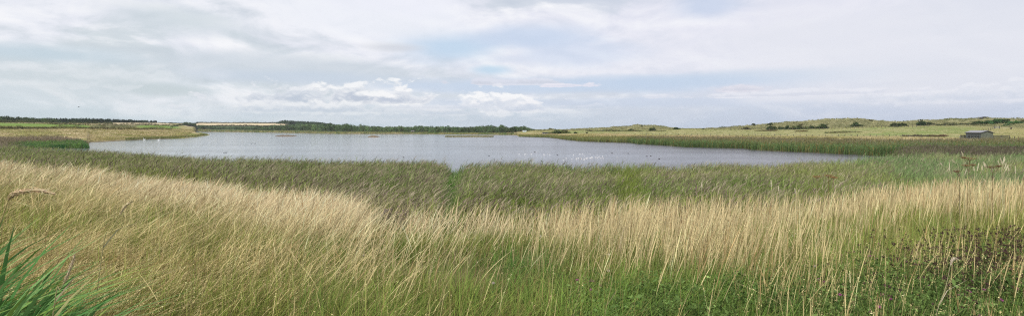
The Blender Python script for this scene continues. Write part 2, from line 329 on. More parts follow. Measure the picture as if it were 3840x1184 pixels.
def build_ground():
    th = np.concatenate([np.linspace(-180, -54, 60)[:-1], np.degrees(np.arctan(np.linspace(math.tan(R(-54)), math.tan(R(54)), 1150))), np.linspace(54, 180, 60)[1:]])
    r = np.concatenate([[.25], np.geomspace(.8, 1900, 590)])
    T_, R_ = np.meshgrid(np.radians(th), r, indexing='ij'); X = R_ * np.sin(T_); Y = R_ * np.cos(T_)
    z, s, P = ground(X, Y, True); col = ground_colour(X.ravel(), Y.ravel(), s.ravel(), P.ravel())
    V = np.stack([X, Y, z], -1).reshape(-1, 3); nr = len(r); nt = len(th)
    i = (np.arange(nt - 1)[:, None] * nr + np.arange(nr - 1)[None]).reshape(-1)
    Q = np.stack([i, i + 1, i + nr + 1, i + nr], -1)[:, ::-1]
    Q = Q[:, ::-1]
    m = bpy.data.materials.new('ground'); m.use_nodes = True; b = NB(m.node_tree); p = m.node_tree.nodes['Principled BSDF']
    at = b.new('ShaderNodeAttribute', attribute_name='Col'); g = b.new('ShaderNodeNewGeometry')
    n1 = b.noise(g.outputs['Position'], .45, 5, .7); n2 = b.noise(g.outputs['Position'], 2.5, 5, .7)
    k = b.m('ADD', b.m('MULTIPLY', n1, 1.0), b.m('MULTIPLY', n2, .6)); k = b.m('MULTIPLY_ADD', k, 1.1, .12)
    sc_ = b.new('ShaderNodeVectorMath', operation='SCALE'); b.l.new(at.outputs['Color'], sc_.inputs[0]); b.l.new(k, sc_.inputs['Scale'])
    b.l.new(sc_.outputs[0], p.inputs['Base Color']); p.inputs['Roughness'].default_value = 1; p.inputs['Specular IOR Level'].default_value = .1
    bp = b.new('ShaderNodeBump'); bp.inputs['Strength'].default_value = .6; bp.inputs['Distance'].default_value = .3; b.l.new(n1, bp.inputs['Height']); b.l.new(bp.outputs[0], p.inputs['Normal'])
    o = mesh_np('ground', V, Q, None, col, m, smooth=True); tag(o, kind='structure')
build_ground()

def build_water():
    m = bpy.data.materials.new('water'); m.use_nodes = True; b = NB(m.node_tree); p = m.node_tree.nodes['Principled BSDF']
    g = b.new('ShaderNodeNewGeometry')
    mp = b.new('ShaderNodeMapping'); b.l.new(g.outputs['Position'], mp.inputs[0]); mp.inputs['Scale'].default_value = (.3, 1.5, 1); mp.inputs['Rotation'].default_value = (0, 0, R(-8))
    n = b.noise(mp.outputs[0], .9, 3, .6, .4); n2 = b.noise(mp.outputs[0], 3.2, 2, .5)
    mp2 = b.new('ShaderNodeMapping'); b.l.new(g.outputs['Position'], mp2.inputs[0]); mp2.inputs['Scale'].default_value = (.006, .035, 1); mp2.inputs['Rotation'].default_value = (0, 0, R(-6))
    big = b.noise(mp2.outputs[0], 1., 4, .6)
    hgt = b.m('ADD', n, b.m('MULTIPLY', n2, .3))
    bp = b.new('ShaderNodeBump'); bp.inputs['Distance'].default_value = .5
    sx = b.new('ShaderNodeSeparateXYZ'); b.l.new(g.outputs['Position'], sx.inputs[0])
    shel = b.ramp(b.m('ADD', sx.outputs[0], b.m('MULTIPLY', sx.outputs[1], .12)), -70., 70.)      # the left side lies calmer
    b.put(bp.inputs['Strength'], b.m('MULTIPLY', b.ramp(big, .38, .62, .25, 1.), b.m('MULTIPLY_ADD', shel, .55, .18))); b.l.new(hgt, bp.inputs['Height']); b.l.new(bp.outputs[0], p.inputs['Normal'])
    b.put(p.inputs['Base Color'], b.mix(shel, b.mix(big, (.21, .25, .28), (.24, .27, .29)), (.115, .11, .135))); b.put(p.inputs['Roughness'], b.m('MULTIPLY_ADD', shel, .08, .08)); p.inputs['IOR'].default_value = 1.33  # left base colour made paler to carry the sky's reflection
    xs = np.array([-1200, -300, 0, 300, 1200.]); ys = np.array([20, 100, 300, 900, 1400.])
    X, Y = np.meshgrid(xs, ys, indexing='ij'); V = np.stack([X, Y, 0 * X], -1).reshape(-1, 3)
    i = (np.arange(4)[:, None] * 5 + np.arange(4)[None]).reshape(-1); Q = np.stack([i, i + 5, i + 6, i + 1], -1)
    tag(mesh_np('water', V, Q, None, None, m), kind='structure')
build_water()

# ------------------------------------------------------------------ ribbons: blades, stalks, reed stems
def ribbons(B, h, lean, ldir, w, prof, c0, c1, face=None, power=1.8, tipc=None, droop=.25):
    """B (N,3) bases; h heights; lean amount; ldir lean direction angle; w widths; prof width factors along the blade"""
    N = len(B); K = len(prof); t = np.linspace(0, 1, K)[None]
    h = h[:, None]; L = lean[:, None]
    off = h * L * t ** power
    up = h * t * (1 - droop * L * t); 
    dx, dy = np.cos(ldir)[:, None], np.sin(ldir)[:, None]
    Cx = B[:, 0:1] + off * dx; Cy = B[:, 1:2] + off * dy; Cz = B[:, 2:3] + up
    if face is None: face = rng.uniform(-.9, .9, N)
    fx, fy = np.cos(face)[:, None], np.sin(face)[:, None]
    hw = .5 * w[:, None] * np.array(prof)[None]
    V = np.empty((N, K, 2, 3), np.float32)
    V[:, :, 0, 0] = Cx - fx * hw; V[:, :, 0, 1] = Cy - fy * hw; V[:, :, 0, 2] = Cz
    V[:, :, 1, 0] = Cx + fx * hw; V[:, :, 1, 1] = Cy + fy * hw; V[:, :, 1, 2] = Cz + hw * .15
    base = (np.arange(N) * K * 2)[:, None] + (np.arange(K - 1) * 2)[None]
    Q = np.stack([base, base + 1, base + 3, base + 2], -1).reshape(-1, 4)
    cc = c0[:, None] * (1 - t[..., None]) + c1[:, None] * t[..., None]
    if tipc is not None:
        tm, tc = tipc; cc = np.where((np.arange(K) >= tm)[None, :, None], tc[:, None], cc)
    cc = np.repeat(cc[:, :, None], 2, 2)
    return V.reshape(-1, 3), Q, cc.reshape(-1, 3)
class Acc:
    def __init__(s): s.V = []; s.Q = []; s.C = []; s.n = 0
    def add(s, V, Q, c): s.V.append(V); s.Q.append(Q + s.n); s.C.append(c); s.n += len(V); return s
    def obj(s, name, mat, parent=None, loc=None, smooth=False):
        return mesh_np(name, np.concatenate(s.V), np.concatenate(s.Q), None, np.concatenate(s.C), mat, parent, smooth, loc)
def jit(c, n, amt=.15, tint=.05):
    c = np.broadcast_to(np.asarray(c, float), (n, 3)); k = rng.normal(1, amt, (n, 1)); return np.clip(c * k * rng.normal(1, tint, (n, 3)), .005, .9)

def pick(n, y0, y1, wy=0.0, u0=-1.12, u1=1.12):
    """n points in the wedge: depth weighting Y**wy per metre of depth"""
    u = rng.uniform(u0, u1, n); q = rng.uniform(0, 1, n)
    Y = (y0 ** (wy + 1) + q * (y1 ** (wy + 1) - y0 ** (wy + 1))) ** (1 / (wy + 1)) if wy != -1 else y0 * (y1 / y0) ** q
    return u * Y, Y, 1920 + F * u

def clumps(n, k, spread, y0, y1, wy):
    """tussocks: n centres with k blades each; returns points and a per-tussock random triple"""
    X, Y, P = pick(n, y0, y1, wy); T = rng.normal(0, 1, (n, 4)); sp = spread * rng.uniform(.5, 1.8, n)
    X = np.repeat(X, k) + rng.normal(0, 1, n * k) * np.repeat(sp, k); Y = np.repeat(Y, k) + rng.normal(0, 1, n * k) * np.repeat(sp, k)
    Y = np.maximum(Y, y0); return X, Y, 1920 + F * X / Y, np.repeat(T, k, 0)

def leaf_quads(Cn, size, col, flat=.0):
    """one small bent leaf quad at each point"""
    N = len(Cn); a = rng.normal(size=(N, 3)); a[:, 2] *= (1 - flat); a /= np.linalg.norm(a, axis=1, keepdims=True)
    b_ = np.cross(a, rng.normal(size=(N, 3))); b_ /= np.linalg.norm(b_, axis=1, keepdims=True) + 1e-9
    s = size[:, None] if np.ndim(size) else size
    V = np.stack([Cn - a * s, Cn - b_ * s * .45, Cn + a * s, Cn + b_ * s * .45], 1).reshape(-1, 3)
    Q = np.arange(N * 4).reshape(-1, 4); return V, Q, np.repeat(col, 4, 0)

def I2(P, a, b_): t = sstep(1500, 2300, P)[:, None]; return np.array(a) * (1 - t) + np.array(b_) * t
def meadow():
    # --- straw stalks with seed heads
    acc = Acc()
    X, Y, P, TT = clumps(21000, 14, .11, 2.9, 31, -.15)
    ye = I(P, EDGE_Y); keep = Y < ye + 5 + rng.uniform(-1, 2, len(Y))
    n1 = fbm(X * .35, Y * .35, 31); n2 = fbm(X * 1.3, Y * 1.3, 33); n5 = fbm(X * .8 + Y * .3, Y * .5, 35)
    e = Y / ye
    dens = I(P, [(0, .74), (700, .7), (1300, .48), (1700, .32), (2100, .26), (2500, .2), (3000, .16), (3840, .13)]) * (1 - sstep(.4, .8, e)) + \
           I(P, [(0, 1.1), (1300, 1.1), (1500, .6), (1900, .45), (2100, .5), (2400, .56), (3000, .5), (3840, .56)]) * sstep(.45, .85, e)
    nb = fbm(X * .16 + 4, Y * .22, 37); dens *= np.clip(.15 + 2.1 * (n1 - .2), .04, 1.3) * np.clip(.2 + 1.7 * n2, 0, 1.4) * np.clip(.35 + 3.8 * (nb - .36), .15, 1.35)
    dens *= 1 - .55 * np.exp(-((P - 1720) / 260) ** 2) * (Y > 6.5)
    dens += .35 * np.exp(-((P - 1830) / 190) ** 2) * (Y < 6.3) * (n1 > .42)                  # pale clump in the middle foreground
    dens *= 1 - .75 * sstep(1, 1.25, e); dens *= .72; keep &= ~((P < 330) & (Y < 3.9))
    keep &= rng.uniform(0, 1, len(Y)) < dens
    X, Y, P, e, n1, n5, ye, TT = X[keep], Y[keep], P[keep], e[keep], n1[keep], n5[keep], ye[keep], TT[keep]; N = len(X)
    B = np.stack([X, Y, ground(X, Y) - .02], -1)
    hh = I(P, [(0, .72), (800, .74), (1500, .85), (3840, .92)]) * rng.normal(1, .2, N) * (.72 + .6 * n5)
    hh *= (.55 + .45 * sstep(.2, .8, e)) * np.clip(1 + .13 * TT[:, 0], .6, 1.35)
    L = I(P, [(0, .92), (800, .7), (1300, .5), (1700, .33), (2300, .2), (3840, .16)]) * rng.normal(1, .45, N) * (.6 + .8 * n5)
    hh = np.minimum(hh, 1.12); L = np.clip(L, -.1, 1.5); brk = rng.uniform(size=N) < .05; L = np.where(brk, rng.uniform(1.2, 2.2, N), L); hh = np.where(brk, hh * .6, hh)
    L = L * np.clip(1 + .3 * TT[:, 1], .3, 1.8); wd = rng.normal(.12, .35, N) + .35 * TT[:, 2] + (rng.uniform(size=N) < .2) * rng.uniform(-3., 3., N)
    w = (.0008 + .00021 * Y) * np.clip(rng.lognormal(0, .45, N), .4, 3.)
    pale = sstep(.35, .85, e) * (.45 + .55 * n1 * 1.4)
    pale = np.clip(pale, 0, 1)
    c1 = lerp((.58, .51, .25), I2(P, (.74, .64, .41), (.62, .54, .31)), pale) * rng.normal(1, .18, (N, 1)) * np.clip(1 + .14 * TT[:, 3:4], .6, 1.4)
    c0 = lerp((.25, .30, .07), (.40, .40, .15), pale * .6) * rng.normal(1, .2, (N, 1))
    head = c1 * np.where((rng.uniform(size=(N, 1)) < .12) | ((n1 > .57) & (e < .6))[:, None] & (rng.uniform(size=(N, 1)) < .4), np.array([[.66, .54, .50]]), np.array([[1.04, .98, 1.0]]))
    acc.add(*ribbons(B, hh, L, wd, w, [1.0, .8, .65, .6, 1.9, 2.3, 1.5, .2], np.clip(c0, .02, .8), np.clip(c1, .02, .8), tipc=(4, np.clip(head, .02, .8)), power=1.7))
    k = np.where((Y < 9) & (rng.uniform(size=N) < .75))[0]; t = rng.uniform(.72, 1.0, (len(k), 7)); hk, Lk = hh[k][:, None], L[k][:, None]; off = hk * Lk * t ** 1.7
    cen = np.stack([X[k][:, None] + off * np.cos(wd[k])[:, None], Y[k][:, None] + off * np.sin(wd[k])[:, None], B[k, 2][:, None] + hk * t * (1 - .25 * Lk * t)], -1) + rng.normal(0, .005, (len(k), 7, 3))
    acc.add(*leaf_quads(cen.reshape(-1, 3), rng.uniform(.005, .011, len(k) * 7), np.clip(np.repeat(head[k], 7, 0) * rng.normal(1, .15, (len(k) * 7, 1)), .03, .8)))   # loose spikelets
    tag(acc.obj('straw_grass', GRASS), 'pale dry seeding grass covering the bank in front of the reeds, bent to the right by the wind', 'grass', kind='stuff')
    # --- green / olive basal leaves
    acc = Acc()
    X, Y, P, TT = clumps(21000, 14, .09, 2.7, 32, -.35)
    ye = I(P, EDGE_Y); keep = (Y < ye + 7) & ~((P < 300) & (Y < 3.6)) & (rng.uniform(size=len(Y)) < np.clip(.3 + 2.4 * (fbm(X * 1.1, Y * 1.1, 45) - .32), .12, 1))
    X, Y, P, ye, TT = X[keep], Y[keep], P[keep], ye[keep], TT[keep]; N = len(X); e = Y / ye
    n1 = fbm(X * .5, Y * .5, 41); n2 = fbm(X * 1.7, Y * 1.7, 43)
    B = np.stack([X, Y, ground(X, Y) - .02], -1)
    hh = rng.uniform(.22, .62, N) * (.45 + 1.1 * n2) * np.where(P > 1400, 1.15, .95) * np.where(e > .6, .8, 1) * (1 - .35 * sstep(2200, 2900, P) * (Y < 6))
    bright = np.exp(-((P - 1960) / 170) ** 2) * np.exp(-((Y - 8) / 1.6) ** 2)
    near_r = sstep(1700, 2500, P) * (1 - sstep(5.5, 8, Y))
    gshare = np.clip(.36 + .22 * TT[:, 0] + .9 * (n1 - .45) + .6 * near_r + .5 * bright + .18 * (Y < 4.5) + .2 * np.exp(-((P - 1500) / 350) ** 2), 0, 1)
    c1 = lerp((.43, .43, .12), (.17, .28, .06), gshare) * rng.normal(1, .18, (N, 1)) * np.clip(1 + .22 * TT[:, 3:4], .4, 1.7) * (.5 + 1. * n1)[:, None] * I(P, [(0, 1.25), (1300, 1.2), (1900, 1.05)])[:, None]
    c1 = lerp(c1, (.10, .26, .07), np.clip(bright, 0, 1) * .8)
    dry = rng.uniform(size=N) < .28 * (1 - .6 * near_r); c1[dry] = np.array((.38, .30, .13)) * rng.normal(1, .15, (dry.sum(), 1))
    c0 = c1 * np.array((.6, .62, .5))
    L = np.clip(rng.normal(.5, .35, N) * I(P, [(0, 1.2), (1500, 1), (3840, .8)]), 0, 1.6)
    wd = np.where(rng.uniform(size=N) < .6, rng.normal(.1, .7, N), rng.uniform(-3.14, 3.14, N))
    w = (.0036 + .0003 * Y) * rng.uniform(.6, 1.5, N)
    brown = (rng.uniform(size=N) < .07)[:, None]; c1 = np.where(brown, c1 * .3 + np.array((.12, .075, .035)), c1); c0 = c1 * np.array((.42, .48, .36))  # shade between the tussocks put into the colour of the blade feet
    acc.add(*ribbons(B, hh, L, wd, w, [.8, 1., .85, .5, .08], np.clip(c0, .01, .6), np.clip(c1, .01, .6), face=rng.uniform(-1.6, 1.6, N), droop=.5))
    X, Y, P, TT = clumps(1500, 26, .07, 3.0, 12, -.2); k = (P > 1100) & (rng.uniform(size=len(X)) < .2 + .8 * (fbm(X * .4, Y * .4, 47) > .5)); X, Y, P, TT = X[k], Y[k], P[k], TT[k]; N = len(X); B = np.stack([X, Y, ground(X, Y) - .02], -1)
    c1 = lerp((.14, .25, .05), (.27, .34, .10), rng.uniform(size=N)) * np.clip(1 + .15 * TT[:, 3:4], .6, 1.4)                       # fresh green tussocks
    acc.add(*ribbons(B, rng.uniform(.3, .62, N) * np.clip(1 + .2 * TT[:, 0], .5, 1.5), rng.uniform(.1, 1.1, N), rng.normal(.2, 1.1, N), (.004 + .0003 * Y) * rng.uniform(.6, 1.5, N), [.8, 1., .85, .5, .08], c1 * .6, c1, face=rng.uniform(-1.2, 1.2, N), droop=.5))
    tag(acc.obj('green_grass', GRASS), 'green and olive leaf blades filling the foot of the near meadow', 'grass', kind='stuff')
    # --- feathery dark green herbs, right foreground
    acc = Acc(); X, Y, P = pick(7500, 2.7, 8.5, 0, -.1, 1.1)
    n1 = fbm(X * .7, Y * .7, 51)
    k = (rng.uniform(size=len(X)) < sstep(.36, .56, n1) * sstep(2000, 2400, P)) & (Y < I(P, [(2000, 6.2), (3000, 7), (3840, 8)]))
    X, Y, P = X[k], Y[k], P[k]; N = len(X); z = ground(X, Y); hh = rng.uniform(.2, .5, N)
    M = 40; cen = np.stack([X, Y, z], -1)[:, None] + np.stack([rng.normal(0, .07, (N, M)), rng.normal(0, .07, (N, M)), rng.uniform(.1, 1, (N, M)) * hh[:, None]], -1)
    base = lerp((.09, .155, .045), (.18, .26, .08), rng.uniform(size=N)); base = base * np.clip(rng.normal(.85, .3, (N, 1)), .35, 1.6); base = np.repeat(base[:, None], M, 1).reshape(-1, 3) * rng.normal(1, .2, (N * M, 1))
    acc.add(*leaf_quads(cen.reshape(-1, 3), .014 * np.clip(rng.lognormal(0, .45, N * M), .4, 3.2), np.clip(base, .01, .5)))
    tag(acc.obj('herb_foliage', GRASS), 'low dark green vetch and clover leaves among the right hand grass', 'ground cover', kind='stuff')
    # --- dark brown-purple dry flower heads, right edge
    acc = Acc(); N = 4600
    X = rng.uniform(2.2, 8.6, N * 4); Y = rng.uniform(3.2, 8.8, N * 4); P = 1920 + F * X / Y; z = ground(X, Y)
    py = HZ + (H - z - .5) / Y * F
    d = ((P - 3830) / 360) ** 2 + ((py - 930 + (P - 3720) * .1) / 95) ** 2
    k = (rng.uniform(size=len(X)) < np.exp(-d * 1.2)) & (fbm(X * 2, Y * 2, 61) > .38)
    X, Y, z = X[k][:int(N * .8)], Y[k][:int(N * .8)], z[k][:int(N * .8)]; N = len(X); hh = rng.uniform(.32, .62, N)
    lean = rng.uniform(0, .35, N); ld = rng.uniform(-3, 3, N); B = np.stack([X, Y, z], -1)
    acc.add(*ribbons(B, hh, lean, ld, np.full(N, .004), [1, .8, .7], jit((.10, .10, .04), N), jit((.12, .09, .05), N)))
    tip = B + np.stack([hh * lean * np.cos(ld), hh * lean * np.sin(ld), hh * (1 - .25 * lean)], -1)
    M = 6; cen = tip[:, None] + rng.normal(0, .008, (N, M, 3))
    acc.add(*leaf_quads(cen.reshape(-1, 3), rng.uniform(.011, .019, N * M), jit((.085, .052, .045), N * M, .3)))
    cen = B[:, None] + np.stack([rng.normal(0, .05, (N, 8)), rng.normal(0, .05, (N, 8)), rng.uniform(.1, .9, (N, 8)) * hh[:, None]], -1)
    acc.add(*leaf_quads(cen.reshape(-1, 3), rng.uniform(.012, .024, N * 8), jit((.08, .13, .04), N * 8, .2)))
    tag(acc.obj('dry_flower_heads', GRASS), 'dense patch of dark brown dry flower heads at the right edge of the meadow', 'seed heads', kind='stuff')
meadow()

def reed_patch(name, label, N, y_lo, y_hi, P0, P1, hfun, stem_c, plume_c, plume_share, wk=1.0, extra=None, wy=0.0, dens=None, leafc=None):
    u0, u1 = (P0 - 1920) / F, (P1 - 1920) / F; u = rng.uniform(u0, u1, N); P = 1920 + F * u
    a, b_ = y_lo(P), y_hi(P); Y = a + (b_ - a) * rng.uniform(0, 1, N) ** (1 / (1 + wy)); X = u * Y
    k = rng.uniform(size=N) < np.clip(.25 + 2.6 * (fbm(X * .35, Y * .35, 79) - .3), .15, 1)
    if dens is not None: k &= rng.uniform(size=N) < dens(X, Y, P)
    X, Y, P = X[k], Y[k], P[k]; N = len(X)
    z = ground(X, Y); B = np.stack([X, Y, np.minimum(z, 9) - .05], -1)
    n1 = fbm(X * .12, Y * .12, 71); n2 = fbm(X * .6, Y * .6, 73)
    h = hfun(X, Y, P) * rng.normal(1, .11, N) * (.84 + .2 * n1 + .16 * fbm(X * .35, Y * .35, 79))
    lean = np.clip(rng.normal(.16, .09, N), -.1, .5) * I(P, [(0, 1.4), (1500, 1.1), (3840, .7)]); ld = rng.normal(.1, .35, N)
    sc0 = stem_c(X, Y, P, n1, n2); sc0 = sc0 * np.clip(rng.normal(1, .32, (N, 1)), .35, 2.0) * (.72 + .56 * n2)[:, None]; px = (Y / F * 3.75)   # metres per rendered pixel
    w = np.clip(.010 + .16 * px, .012, .14) * rng.uniform(.7, 1.3, N) * wk
    acc = Acc(); pc = plume_c(X, Y, P, n1, n2) * rng.normal(1, .18, (N, 1)); has = rng.uniform(size=N) < plume_share(X, Y, P, n1)
    tipc = np.where(has[:, None], pc, sc0)
    acc.add(*ribbons(B, h, lean, ld, w, [.55, .8, .7, .35, .15], np.clip(sc0 * .75, .01, .6), np.clip(sc0 * 1.1, .01, .6)))
    # drooping plumes at the tops
    k = has; Bt = B[k] + np.stack([h[k] * lean[k] * .75 * np.cos(ld[k]), h[k] * lean[k] * .75 * np.sin(ld[k]), h[k] * .86], -1)
    acc.add(*ribbons(Bt, h[k] * .13, rng.uniform(.6, 1.5, k.sum()), ld[k] + rng.normal(0, .3, k.sum()), np.clip(w[k] * 1.3, .04, .3), [.5, 1, .9, .2], np.clip(pc[k], .01, .6), np.clip(pc[k] * 1.1, .01, .6)))
    # leaves along the stem
    for q in range(3):
        f = rng.uniform(.3, .85, N); Bl = B + np.stack([h * lean * f ** 1.8 * np.cos(ld), h * lean * f ** 1.8 * np.sin(ld), h * f], -1)
        lc = (sc0 if leafc is None else leafc(X, Y, P, n1, n2)) * rng.normal(1.05, .2, (N, 1))
        acc.add(*ribbons(Bl, h * rng.uniform(.10, .22, N), rng.uniform(.1, .75, N), np.where(rng.uniform(size=N) < .65, rng.normal(0, .6, N), rng.normal(3.14, .6, N)), w * .95, [1, .9, .15], np.clip(lc, .01, .6), np.clip(lc, .01, .6)))
    return tag(acc.obj(name, REED), label, 'reeds', kind='stuff')

def near_reeds():
    def lo(P):
        ye = I(P, EDGE_Y); ze = zrow(P, ye, EDGE_TOP) - .7; return ye + (ze - .3) / .33 * .55
    hi = lambda P: I(P, REED_Y)
    gapA = lambda P, Y: np.exp(-((P - 1690 - (Y - 45) * 1.2) / 30) ** 2); gapB = lambda P: np.exp(-((P - 2345) / 55) ** 2)
    def stem(X, Y, P, n1, n2):
        c = lerp((.26, .295, .10), (.19, .265, .075), sstep(.35, .6, n1)); c = lerp(c, (.26, .30, .07), sstep(34, 24, Y) * .0 + .6 * (1 - sstep(0, .5, (Y - I(P, EDGE_Y) - 8) / np.maximum(I(P, REED_Y) - I(P, EDGE_Y) - 8, 1)))); c = lerp(c, (.19, .28, .12), .8 * sstep(3050, 3350, P) * sstep(.3, .5, n1 + (Y - 50) * .006))
        c = lerp(c, (.28, .25, .15), (n2 > .6) * .6); c = lerp(c, (.11, .21, .05), gapA(P, Y) * .85); return lerp(c, (.21, .25, .05), gapB(P) * .6)
    def hf(X, Y, P): return 2.35 * (1 - .22 * gapA(P, Y)) * np.where(Y < 26, .85, 1.)
    plume = lambda X, Y, P, n1, n2: lerp((.155, .115, .095), (.33, .28, .20), (rng.uniform(size=len(X)) < .35 + .5 * (n2 > .55)) * 1.)
    share = lambda X, Y, P, n1: I(P, [(0, .6), (1300, .55), (2000, .45), (2800, .35), (3200, .16), (3840, .14)]) * (.5 + .9 * n1) * (1 - .9 * gapA(P, Y)) * (1 - .8 * gapB(P))
    reed_patch('near_reed_bed', 'broad band of tall brown-plumed reeds between the dry grass and the lagoon', 250000, lo, hi, -330, 4170, hf, stem, plume, share)
near_reeds()

def far_reeds():
    # right hand shore
    yf = lambda P: I(P, SHORE) - .5; A_ = lambda P: I(P, SHORE) + I(P, [(1946, 14), (2114, 30), (2266, 32), (2391, 33), (2560, 40), (3090, 42), (3330, 32), (3840, 26)])
    def stem(X, Y, P, n1, n2):
        d = (Y - I(P, SHORE)) / 35.
        c = lerp((.115, .18, .065), (.17, .18, .07), sstep(.1, .55, d + (n1 - .5))); c = lerp(c, (.15, .14, .075), sstep(.45, .9, d) * .8)
        c = lerp(c, (.26, .26, .10), (P < 2350) * .55); return lerp(c, (.24, .16, .06), (rng.uniform(size=len(P)) < .12) * 1.)
    plume = lambda X, Y, P, n1, n2: lerp((.15, .12, .085), (.24, .22, .16), sstep(.45, .6, n2))
    share = lambda X, Y, P, n1: .55 * (P > 2380) * np.clip((Y - I(P, SHORE)) / 20 + .1, 0, 1)
    hf = lambda X, Y, P: I(P, [(1946, .9), (2100, 1.3), (2350, 1.7), (2420, 2.0), (3840, 2.2)])
    reed_patch('right_shore_reeds', 'green to brown reed belt along the right hand far shore', 85000, yf, A_, 1946, 4170, hf, stem, plume, share, wy=-.35)
    # dark belt behind the light green near reeds, right edge
    stemd = lambda X, Y, P, n1, n2: lerp((.10, .10, .055), (.13, .15, .06), sstep(.4, .6, n1))
    plumed = lambda X, Y, P, n1, n2: lerp((.12, .085, .08), (.19, .16, .12), sstep(.5, .7, n2))
    reed_patch('dark_reeds', 'dark brown reed belt in front of the shed at the right edge', 30000, lambda P: I(P, REED_Y) - 1, lambda P: I(P, SHORE) + 2, 3300, 4170, lambda X, Y, P: 2.1 + 0 * X, stemd, plumed, lambda X, Y, P, n1: .8 + 0 * X,
               dens=lambda X, Y, P: sstep(3290, 3400, P - (Y - 66) * 1.5) * 1.0)
    # left cove
    g_ = lambda X, Y, P, n1, n2: lerp(lerp((.05, .15, .045), (.13, .22, .06), sstep(.3, .6, n2)), (.20, .20, .08), sstep(110, 20, P) * .8)
    pp0 = lambda X, Y, P, n1, n2: lerp((.20, .15, .13), (.27, .21, .17), n1)
    reed_patch('green_reed_patch', 'bright green reed patch standing in the cove at the left edge', 15000, lambda P: 150 + 0 * P, lambda P: 169 + 0 * P, 20, 334, lambda X, Y, P: I(P, [(20, 1.3), (80, 1.8), (300, 2.2), (322, 1.9), (334, .7)]) * (.75 + .5 * fbm(X * .12, Y * .12, 75)), g_, pp0, lambda X, Y, P, n1: .12 + .5 * sstep(120, 20, P) + 0 * X)
    p_ = lambda X, Y, P, n1, n2: lerp((.20, .17, .10), (.26, .23, .13), n1)
    pp = lambda X, Y, P, n1, n2: lerp((.20, .15, .13), (.27, .21, .17), n1)
    reed_patch('plumed_reed_strip', 'purple-brown plumed reeds behind the green reed patch', 12000, lambda P: 170 + 0 * P, lambda P: 200 - 25 * sstep(200, 330, P), -330, 330, lambda X, Y, P: I(P, [(0, 2.2), (240, 2.2), (330, 1.3)]) * (.8 + .4 * fbm(X * .1, Y * .1, 77)), p_, pp, lambda X, Y, P, n1: .9 + 0 * X)
    reed_patch('cove_reeds', 'brown reeds at the left end of the cove', 5000, lambda P: 140 + 0 * P, lambda P: 170 + 0 * P, -330, 24, lambda X, Y, P: 2.0 + 0 * X, p_, pp, lambda X, Y, P, n1: .9 + 0 * X)
    # fringe on the tip of the spit and the far shore
    sf = lambda X, Y, P, n1, n2: lerp((.24, .24, .09), (.14, .17, .06), n2)
    reed_patch('spit_reeds', 'short olive reeds fringing the waterline of the spit', 3500, lambda P: I(P, [(336, 209), (402, 222), (471, 245), (554, 268), (640, 285), (690, 300), (737, 343), (784, 427)]) + 2, lambda P: I(P, [(336, 209), (402, 222), (471, 245), (554, 268), (640, 285), (690, 300), (737, 343), (784, 427)]) + 14, 470, 778, lambda X, Y, P: 1.0 + 0 * X, sf, sf, lambda X, Y, P, n1: 0 * X)
    fs = lambda X, Y, P, n1, n2: lerp((.12, .18, .06), (.28, .27, .12), sstep(.4, .6, n1))
    reed_patch('far_shore_reeds', 'low green reed line at the foot of the far woods', 14000, lambda P: I(P, SHORE), lambda P: I(P, SHORE) + 16, 736, 1940, lambda X, Y, P: I(P, [(736, 2.6), (1100, 1.8), (1300, 1.2), (1940, 1.0)]), fs, fs, lambda X, Y, P, n1: 0 * X)
far_reeds()

def tufts(name, label, N, P0, P1, s0, s1, h, cols, wk=1., dens=None, seed=0, cat='grass'):
    """tufted grass between terrain bands s0 and s1"""
    P = rng.uniform(P0, P1, N); Ls = layers(P); s = rng.uniform(s0, s1, N); Yb = np.stack([l[0] for l in Ls]); k = s.astype(int); t = s - k; i = np.arange(N)
    Y = Yb[k, i] * (1 - t) + Yb[k + 1, i] * t; X = (P - 1920) / F * Y
    n1 = fbm(X * .05, Y * .05, 81 + seed); n2 = fbm(X * .35, Y * .35, 83 + seed)
    if dens is not None:
        m = rng.uniform(size=N) < dens(P, s, n1, n2); X, Y, P, s, n1, n2 = (a[m] for a in (X, Y, P, s, n1, n2))
    N = len(X); B = np.stack([X, Y, ground(X, Y) - .05], -1); c = cols(P, s, n1, n2)
    w = np.clip(.3 * Y / F * 3.75, .03, .5) * wk; acc = Acc()
    for q in range(4):
        cq = c * rng.normal(1, .2, (N, 1)); Bq = B + np.stack([rng.normal(0, .25, N), rng.normal(0, .25, N), np.zeros(N)], -1)
        acc.add(*ribbons(Bq, h * rng.uniform(.6, 1.2, N), rng.uniform(.2, 1., N), rng.normal(.2, 1.0, N), w * rng.uniform(.6, 1.3, N), [1, .8, .12], np.clip(cq * .9, .01, .7), np.clip(cq * 1.1, .01, .7)))
    return tag(acc.obj(name, GRASS), label, cat, kind='stuff')
mc = lambda P, s, n1, n2: lerp(lerp((.34, .32, .17), (.20, .205, .095), sstep(.35, .65, n2)), (.13, .14, .06), sstep(.55, .75, n1) * .8)
tufts('marram_grass', 'pale olive marram tufts covering the dunes on the skyline', 24000, 2010, 4170, 10.9, 12.25, .95, mc)
strawc = lambda P, s, n1, n2: lerp(lerp((.46, .38, .22), (.30, .28, .11), sstep(.4, .65, n1)), (.22, .22, .07), sstep(.5, .7, n2) * .6)
tufts('straw_strip', 'dry straw coloured grass between the far reeds and the fence', 26000, 1900, 4170, 7.9, 9.05, .7, strawc, seed=3)
tufts('rough_pasture_grass', 'rough tan and olive grass on the left hand shore and spit', 24000, -330, 790, 7.3, 10.0, .6, strawc, seed=5, dens=lambda P, s, n1, n2: .9 - .3 * (s > 9.5))
fieldc = lambda P, s, n1, n2: lerp(lerp((.19, .22, .075), (.29, .28, .115), sstep(.4, .6, n1)), (.37, .32, .17), sstep(.5, .7, n2) * .7)
tufts('field_grass', 'short yellow-green pasture grass between the two fences', 15000, 2000, 4170, 9.05, 11, .28, fieldc, seed=7)

